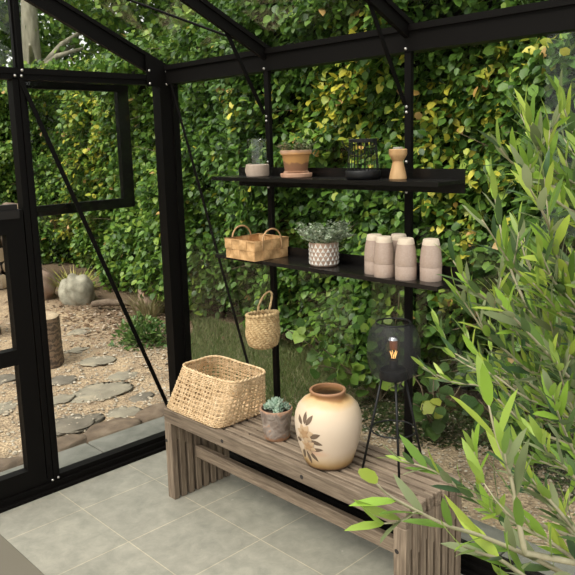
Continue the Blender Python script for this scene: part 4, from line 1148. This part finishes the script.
def petal(mb, u, z, ang, L, W, lift, K=6):
    ca, sa = math.cos(ang), math.sin(ang); V = []; F = []
    for k in range(K+1):
        t = k/K; w = W*math.sin(PI*min(1, t*.95+.04))**.8*(1-.25*t)
        for s in (-1, 0, 1):
            du = t*L*ca - s*w*sa; dz = t*L*sa + s*w*ca
            V.append(on_vase(U0 + (u+du-U0)*1.22, .135 + (z+dz-.140)*1.12, lift + (.0012 if s == 0 else 0)))
    for k in range(K):
        for s in (0, 1):
            a = k*3+s; F.append((a, a+1, a+4, a+3))
    mb.add(V, F)
M_PB = plain('painted_dark_brown', (.13, .085, .055), .6); M_PM = plain('painted_mid_brown', (.36, .22, .115), .6); M_PL = plain('painted_tan', (.47, .325, .20), .6)
D = math.radians
U0 = -.002
m = MB()
for (u, z, a, L, W) in ((U0+.000, .195, 95, .040, .009), (U0+.006, .192, 60, .042, .009), (U0-.012, .190, 130, .034, .009), (U0+.018, .150, 25, .040, .010), (U0+.020, .140, -15, .042, .009),
                        (U0-.002, .092, -80, .048, .009), (U0+.010, .095, -50, .046, .009), (U0-.014, .096, -115, .044, .009), (U0+.022, .105, 8, .040, .008), (U0-.020, .130, 190, .030, .009)):
    petal(m, u, z, D(a), L, W, .0008)
m.build('painted_leaves', M_PB, va, True)
m = MB()
for k in range(7):
    petal(m, U0+.000, .160, D(15+51*k), .034, .012, .0016 + .0002*k)
for k in range(6):
    petal(m, U0+.010, .115, D(40+60*k), .030, .011, .0016 + .0002*k)
m.build('painted_petals', M_PL, va, True)
m = MB()
for k in range(5):
    petal(m, U0+.000, .160, D(40+72*k), .020, .007, .0034 + .0002*k)
    petal(m, U0+.010, .115, D(10+72*k), .018, .007, .0034 + .0002*k)
m.build('painted_blossom_hearts', M_PM, va, True)

# ------------------------------------------------------------------ tripod lamp
def net_mat():
    m, nt, b = new_mat('black_wire_netting')
    b.inputs['Base Color'].default_value = (.018, .018, .02, 1); b.inputs['Roughness'].default_value = .6
    t = nt.nodes.new('ShaderNodeBsdfTransparent'); ms = nt.nodes.new('ShaderNodeMixShader'); ms.inputs[0].default_value = .42
    nt.links.new(t.outputs[0], ms.inputs[1]); nt.links.new(b.outputs[0], ms.inputs[2]); nt.links.new(ms.outputs[0], nt.nodes['Material Output'].inputs['Surface'])
    return m
LXc, LYc = 1.688, -.262
lamp = thing('tripod_lamp', 'black tripod lamp with a round wire mesh shade standing on the bench', 'lamp', (LXc, LYc, BH))
zb = .365                                   # underside of the shade above the bench
for k, (ang) in enumerate((219, 55, 317)):
    a = D(ang); m = MB(); foot = (.116*math.cos(a), .116*math.sin(a), .0045); top = (.040*math.cos(a), .040*math.sin(a), zb+.01)
    m.tube([foot, top], .0048, 10); m.build('leg', M_BLACK, lamp, True)
zr = .165; t_ = zr/(zb+.01); rr0 = .116*(1-t_)+.040*t_
m = MB(); m.tube([(rr0*math.cos(a), rr0*math.sin(a), zr) for a in np.linspace(0, 2*PI, 49)[:-1]], .0030, 7, True); m.build('foot_ring', M_BLACK, lamp, True)
m = MB(); m.lathe([(.050, zb+.002), (.068, zb+.006), (.081, zb+.018), (.090, zb+.042), (.0955, zb+.075), (.0965, zb+.110), (.094, zb+.145), (.087, zb+.172), (.076, zb+.192), (.062, zb+.206)], 64); m.build('mesh_shade', net_mat(), lamp, True)
m = MB(); m.tube([(.062*math.cos(a), .062*math.sin(a), zb+.206) for a in np.linspace(0, 2*PI, 49)[:-1]], .003, 7, True); m.build('shade_rim', M_BLACK, lamp, True)
m = MB(); m.lathe([(0, zb-.004), (.048, zb-.004), (.052, zb), (.052, zb+.014), (.048, zb+.030), (.042, zb+.034), (0, zb+.034)], 48); m.build('base_disc', M_BLACK, lamp, True, 40)
m = MB(); m.lathe([(0, zb+.030), (.017, zb+.030), (.017, zb+.062), (.015, zb+.066), (0, zb+.066)], 32); m.build('socket', M_BLACK, lamp, True, 40)
bulb = MB(); bulb.lathe([(.013, zb+.064), (.016, zb+.072), (.0215, zb+.085), (.0235, zb+.105), (.0235, zb+.130), (.0215, zb+.142)], 32)
M_AMBER = pane_mat('amber_bulb_glass', (1.0, .82, .6), 2.2)
bo = bulb.build('bulb', M_AMBER, lamp, True)
m = MB(); m.lathe([(.0215, zb+.142), (.0175, zb+.150), (.010, zb+.155), (0, zb+.1565)], 32); m.build('mirrored_crown', plain('chrome', (.8, .8, .82), .12, 1.0), bo, True)
m = MB(); m.lathe([(0, zb+.106), (.014, zb+.107), (.015, zb+.140), (0, zb+.141)], 20)
m.build('copper_column', plain('copper_reflector', (.62, .27, .12), .35, .8), bo, True, 40)
fm, fnt, fb = new_mat('lit_filament'); fb.inputs['Base Color'].default_value = (.9, .6, .3, 1); fb.inputs['Emission Color'].default_value = (1, .66, .28, 1); fb.inputs['Emission Strength'].default_value = 1.6
m = MB()
for k in range(6):
    a = k*PI/3; m.tube([(.006*math.cos(a), .006*math.sin(a), zb+.072), (.013*math.cos(a+.5), .013*math.sin(a+.5), zb+.098)], .0012, 5)
m.build('filament', fm, bo)

# ------------------------------------------------------------------ table corner at the lower left
M_TOP = noise_mat('taupe_tabletop', [(.3, (.112, .098, .073)), (.7, (.125, .110, .082))], nscale=4, detail=3, rough=.55)
tb = thing('side_table', 'smooth taupe table top cut off by the bottom left corner of the picture', 'table', (1.15, -1.80, 0))
m = MB(); m.box((-.45, -.33, .425), (.45, .33, .450), .003); m.build('table_top', M_TOP, tb)
for sx in (-1, 1):
    for sy in (-1, 1):
        m = MB(); m.box((sx*.40-.02, sy*.28-.02, 0), (sx*.40+.02, sy*.28+.02, .425), .002); m.build('leg', M_BLACK, tb)

# ------------------------------------------------------------------ olive tree
OLIVE_STEMS = [
    (1.0, [(2.722, -1.336, 1.702), (2.723, -1.318, 1.676), (2.724, -1.298, 1.651), (2.727, -1.278, 1.620), (2.731, -1.256, 1.595), (2.745, -1.222, 1.571), (2.767, -1.183, 1.536)]),
    (1.0, [(2.718, -1.395, 1.656), (2.720, -1.369, 1.637), (2.728, -1.335, 1.622), (2.734, -1.303, 1.606), (2.742, -1.269, 1.592), (2.768, -1.222, 1.555)]),
    (0.95, [(2.559, -1.154, 1.645), (2.578, -1.169, 1.606), (2.597, -1.184, 1.559), (2.621, -1.199, 1.496), (2.652, -1.208, 1.429), (2.696, -1.201, 1.366), (2.758, -1.174, 1.314)]),
    (1.0, [(2.638, -1.420, 1.536), (2.649, -1.394, 1.499), (2.659, -1.367, 1.462), (2.672, -1.335, 1.433), (2.690, -1.300, 1.398), (2.709, -1.260, 1.376), (2.730, -1.220, 1.344), (2.771, -1.165, 1.298)]),
    (0.9, [(2.604, -1.223, 1.469), (2.625, -1.216, 1.410), (2.651, -1.202, 1.353), (2.699, -1.167, 1.295), (2.761, -1.115, 1.241)]),
    (1.1, [(2.784, -1.441, 1.608), (2.784, -1.405, 1.576), (2.780, -1.372, 1.547), (2.775, -1.342, 1.512), (2.781, -1.297, 1.488), (2.806, -1.236, 1.451)]),
    (1.0, [(2.749, -1.441, 1.458), (2.751, -1.402, 1.431), (2.766, -1.353, 1.383), (2.773, -1.311, 1.346), (2.777, -1.271, 1.314), (2.806, -1.211, 1.256)]),
    (0.95, [(2.472, -1.256, 1.301), (2.501, -1.252, 1.276), (2.547, -1.231, 1.253), (2.590, -1.208, 1.248), (2.626, -1.198, 1.223), (2.659, -1.191, 1.198), (2.693, -1.180, 1.181), (2.765, -1.133, 1.153)]),
    (0.9, [(2.486, -1.190, 1.330), (2.522, -1.200, 1.292), (2.568, -1.195, 1.272), (2.606, -1.194, 1.269), (2.664, -1.179, 1.235), (2.760, -1.126, 1.201)]),
    (1.05, [(2.800, -1.555, 1.370), (2.808, -1.550, 1.331), (2.821, -1.540, 1.285), (2.828, -1.536, 1.241), (2.837, -1.531, 1.191)]),
    (1.1, [(2.755, -1.704, 1.315), (2.755, -1.680, 1.291), (2.766, -1.646, 1.264), (2.782, -1.608, 1.236), (2.798, -1.567, 1.213), (2.829, -1.514, 1.178), (2.843, -1.477, 1.151), (2.858, -1.439, 1.121), (2.894, -1.382, 1.082)]),
    (0.95, [(2.651, -1.522, 1.244), (2.681, -1.485, 1.224), (2.700, -1.461, 1.200), (2.735, -1.424, 1.161), (2.764, -1.390, 1.133), (2.789, -1.359, 1.108), (2.813, -1.331, 1.080), (2.858, -1.282, 1.044)]),
    (0.9, [(2.725, -1.457, 1.256), (2.724, -1.445, 1.220), (2.727, -1.432, 1.170)]),
    (1.0, [(2.796, -1.470, 1.259), (2.796, -1.454, 1.239), (2.806, -1.429, 1.217), (2.820, -1.402, 1.183), (2.836, -1.374, 1.145), (2.872, -1.327, 1.102)]),
    (1.0, [(2.733, -1.255, 1.691), (2.729, -1.223, 1.634), (2.729, -1.187, 1.580), (2.749, -1.136, 1.507)]),
    (0.85, [(2.520, -1.130, 1.310), (2.549, -1.144, 1.281), (2.592, -1.147, 1.235), (2.651, -1.132, 1.191), (2.744, -1.081, 1.155)]),
    (0.9, [(2.656, -1.203, 1.334), (2.671, -1.197, 1.290), (2.697, -1.182, 1.244), (2.731, -1.156, 1.202), (2.775, -1.120, 1.160)]),
    (1.0, [(2.744, -1.305, 1.440), (2.741, -1.271, 1.388), (2.744, -1.232, 1.334), (2.775, -1.170, 1.260)]),
    (0.9, [(2.623, -1.201, 1.177), (2.650, -1.182, 1.142), (2.689, -1.148, 1.116), (2.762, -1.078, 1.087)]),
    (1.0, [(2.807, -1.409, 1.343), (2.799, -1.358, 1.284), (2.801, -1.300, 1.214), (2.821, -1.219, 1.160)]),
    (0.95, [(2.634, -1.178, 1.527), (2.646, -1.177, 1.478), (2.668, -1.166, 1.429), (2.708, -1.137, 1.380), (2.759, -1.098, 1.321)]),
    (1.0, [(2.794, -1.601, 1.214), (2.803, -1.577, 1.198), (2.816, -1.549, 1.181), (2.830, -1.522, 1.155), (2.851, -1.490, 1.123)]),
    (1.0, [(2.778, -1.395, 1.524), (2.781, -1.354, 1.474), (2.789, -1.309, 1.430), (2.814, -1.246, 1.381)]),
]

M_OLV = leaf_mat('olive_leaf', .38, .25, None)
M_OBARK = noise_mat('olive_twig', [(.3, (.26, .235, .15)), (.7, (.42, .38, .25))], nscale=40, rough=.85)
M_POT = noise_mat('dark_clay_pot', [(.3, (.06, .055, .05)), (.7, (.10, .09, .08))], nscale=20, rough=.8)
TX, TY = 2.95, -1.05
ol = thing('olive_tree', 'leafy olive tree with silvery narrow leaves standing beside the bench', 'tree', (TX, TY, 0))
TO = Vector((TX, TY, 0))
trunk_pts = [Vector((0, 0, .30)), Vector((.01, .0, .60)), Vector((-.01, .01, .90)), Vector((0, -.01, 1.20)), Vector((.02, 0, 1.45)), Vector((0, .02, 1.65))]
m = MB(); m.tube(trunk_pts, [.026, .023, .020, .016, .012, .007], 12); m.build('trunk', M_OBARK, ol, True)
m = MB(); m.lathe([(0, 0), (.13, 0), (.14, .01), (.17, .32), (.175, .345), (.16, .345), (.15, .31), (0, .30)], 40); m.build('pot', M_POT, ol, True, 40)
m = MB(); br = MB(); pos = []; ax = []; nr = []; LL = []; CC = []
rr = random.Random(21)
OLC = [((.14, .25, .04), 5), ((.22, .36, .045), 5), ((.09, .15, .05), 4), ((.27, .31, .16), 3), ((.19, .23, .11), 3), ((.05, .10, .04), 2), ((.36, .46, .07), 3)]
def pick():
    q = rr.uniform(0, sum(w for _, w in OLC))
    for c, w in OLC:
        q -= w
        if q <= 0: return np.array(c)*rr.uniform(.85, 1.15)
    return np.array(OLC[0][0])
def dress(P, sc, gap=.021, lmin=.043, lmax=.063):
    d = [0]
    for a, b in zip(P, P[1:]): d.append(d[-1] + (b-a).length)
    L = d[-1]; t = .004; k = rr.randint(0, 3)
    while t < L*.97:
        i = max(j for j in range(len(P)) if d[j] <= t); i = min(i, len(P)-2)
        p = P[i].lerp(P[i+1], (t-d[i])/max(1e-6, d[i+1]-d[i])); tg = (P[i]-P[i+1]).normalized()
        s1 = tg.orthogonal().normalized(); s2 = tg.cross(s1); roll = k*PI/2 + rr.uniform(-.35, .35)
        for sgn in (1, -1):
            if rr.random() < .10: continue
            o = (s1*math.cos(roll) + s2*math.sin(roll))*sgn
            spread = .30 if t < .02 else rr.uniform(.34, .80)
            a = (tg + o*spread + Vector((0, 0, .15))).normalized()
            n = (tg*.8 - o*.5 + Vector((rr.gauss(0, .3), rr.gauss(0, .3), .5 + rr.gauss(0, .3)))).normalized()
            young = max(0, 1 - t/.06)
            pos.append(p); ax.append(a); nr.append(n); LL.append(sc*rr.uniform(lmin, lmax)*(1-.30*young*rr.random()))
            c = pick()
            if rr.random() < young*.55: c = np.array((.26, .37, .065))*rr.uniform(.85, 1.15)
            CC.append(c)
        t += gap*sc*rr.uniform(.85, 1.25); k += 1
_more = []
for si in (0, 1, 3, 5, 6, 8, 13, 17, 19, 20, 22, 4, 16):     # further twigs behind the nearest ones
    for q in range(2):
        sh = Vector((.70, .72, 0))*rr.uniform(.015, .10) + Vector((-.60, .60, 0))*rr.uniform(.0, .14) + Vector((0, 0, rr.uniform(-.09, .05)))
        _more.append((OLIVE_STEMS[si][0]*.92, [tuple(Vector(p)+sh) for p in OLIVE_STEMS[si][1]]))
for si, (sc, pts) in enumerate(OLIVE_STEMS + _more):
    sc = sc*1.2 if si in (9, 10, 21) else sc*.72 if si in (7, 8, 15, 16, 18) else sc*1.05
    sparse = 1.45 if si in (9, 10) else .9
    trim = 4 if si in (2, 3, 4, 7, 8, 14, 15) else 0
    P = [Vector(p)-TO for p in pts]
    # smooth the traced stem
    Q = []
    for i in range(len(P)-1):
        p0, p1, p2, p3 = P[max(i-1, 0)], P[i], P[i+1], P[min(i+2, len(P)-1)]
        for k in range(4):
            u = k/4; Q.append(.5*((2*p1) + (p2-p0)*u + (2*p0-5*p1+4*p2-p3)*u*u + (3*p1-p0-3*p2+p3)*u**3))
    Q.append(P[-1])
    zt_ = min(max(Q[-1].z-.18, .45), 1.6); j = min(range(len(trunk_pts)), key=lambda q: abs(trunk_pts[q].z-zt_))
    E_ = trunk_pts[j]; full = Q + [Q[-1].lerp(E_, .5) + Vector((0, 0, .02)), E_]
    full = full[trim:]; n = len(full); m.tube(full, [.0010 + .0026*(k/(n-1))**1.1*sc for k in range(n)], 7)
    dress(Q[trim:], sc, .021*sparse)
    # short side shoots
    for k in range(8, len(Q)-3, 5):
        if rr.random() < .5:
            tg = (Q[k]-Q[k+1]).normalized(); o = Vector((rr.gauss(0, 1), rr.gauss(0, 1), rr.gauss(.2, .7))); o = (o - tg*o.dot(tg)).normalized()
            d_ = (tg*.8+o).normalized(); Ls = rr.uniform(.03, .065)
            S = [Q[k] + d_*Ls*u + Vector((0, 0, .02*u*u)) for u in (1, .66, .33, 0)]
            m.tube(S, [.0007, .001, .0013, .0016], 6); dress(S, sc*.85)
m.build('branches', M_OBARK, ol, True)
OT = np.array([(0,0,0),(0,.33,.012),(0,.68,.010),(0,1,-.03),(-.085,.18,.02),(-.118,.48,.028),(-.075,.80,.010),(.085,.18,.02),(.118,.48,.028),(.075,.80,.010)])
OF = np.array([(0,1,4),(1,5,4),(1,2,5),(2,6,5),(2,3,6),(0,7,1),(1,7,8),(1,8,2),(2,8,9),(2,9,3)])
N = len(pos)
leaves('foliage', np.array([tuple(p) for p in pos]), np.array([tuple(p) for p in ax]), np.array([tuple(p) for p in nr]), np.array(LL), RNG.uniform(.72, 1.05, N), np.array(CC), M_OLV, ol, OT, OF)
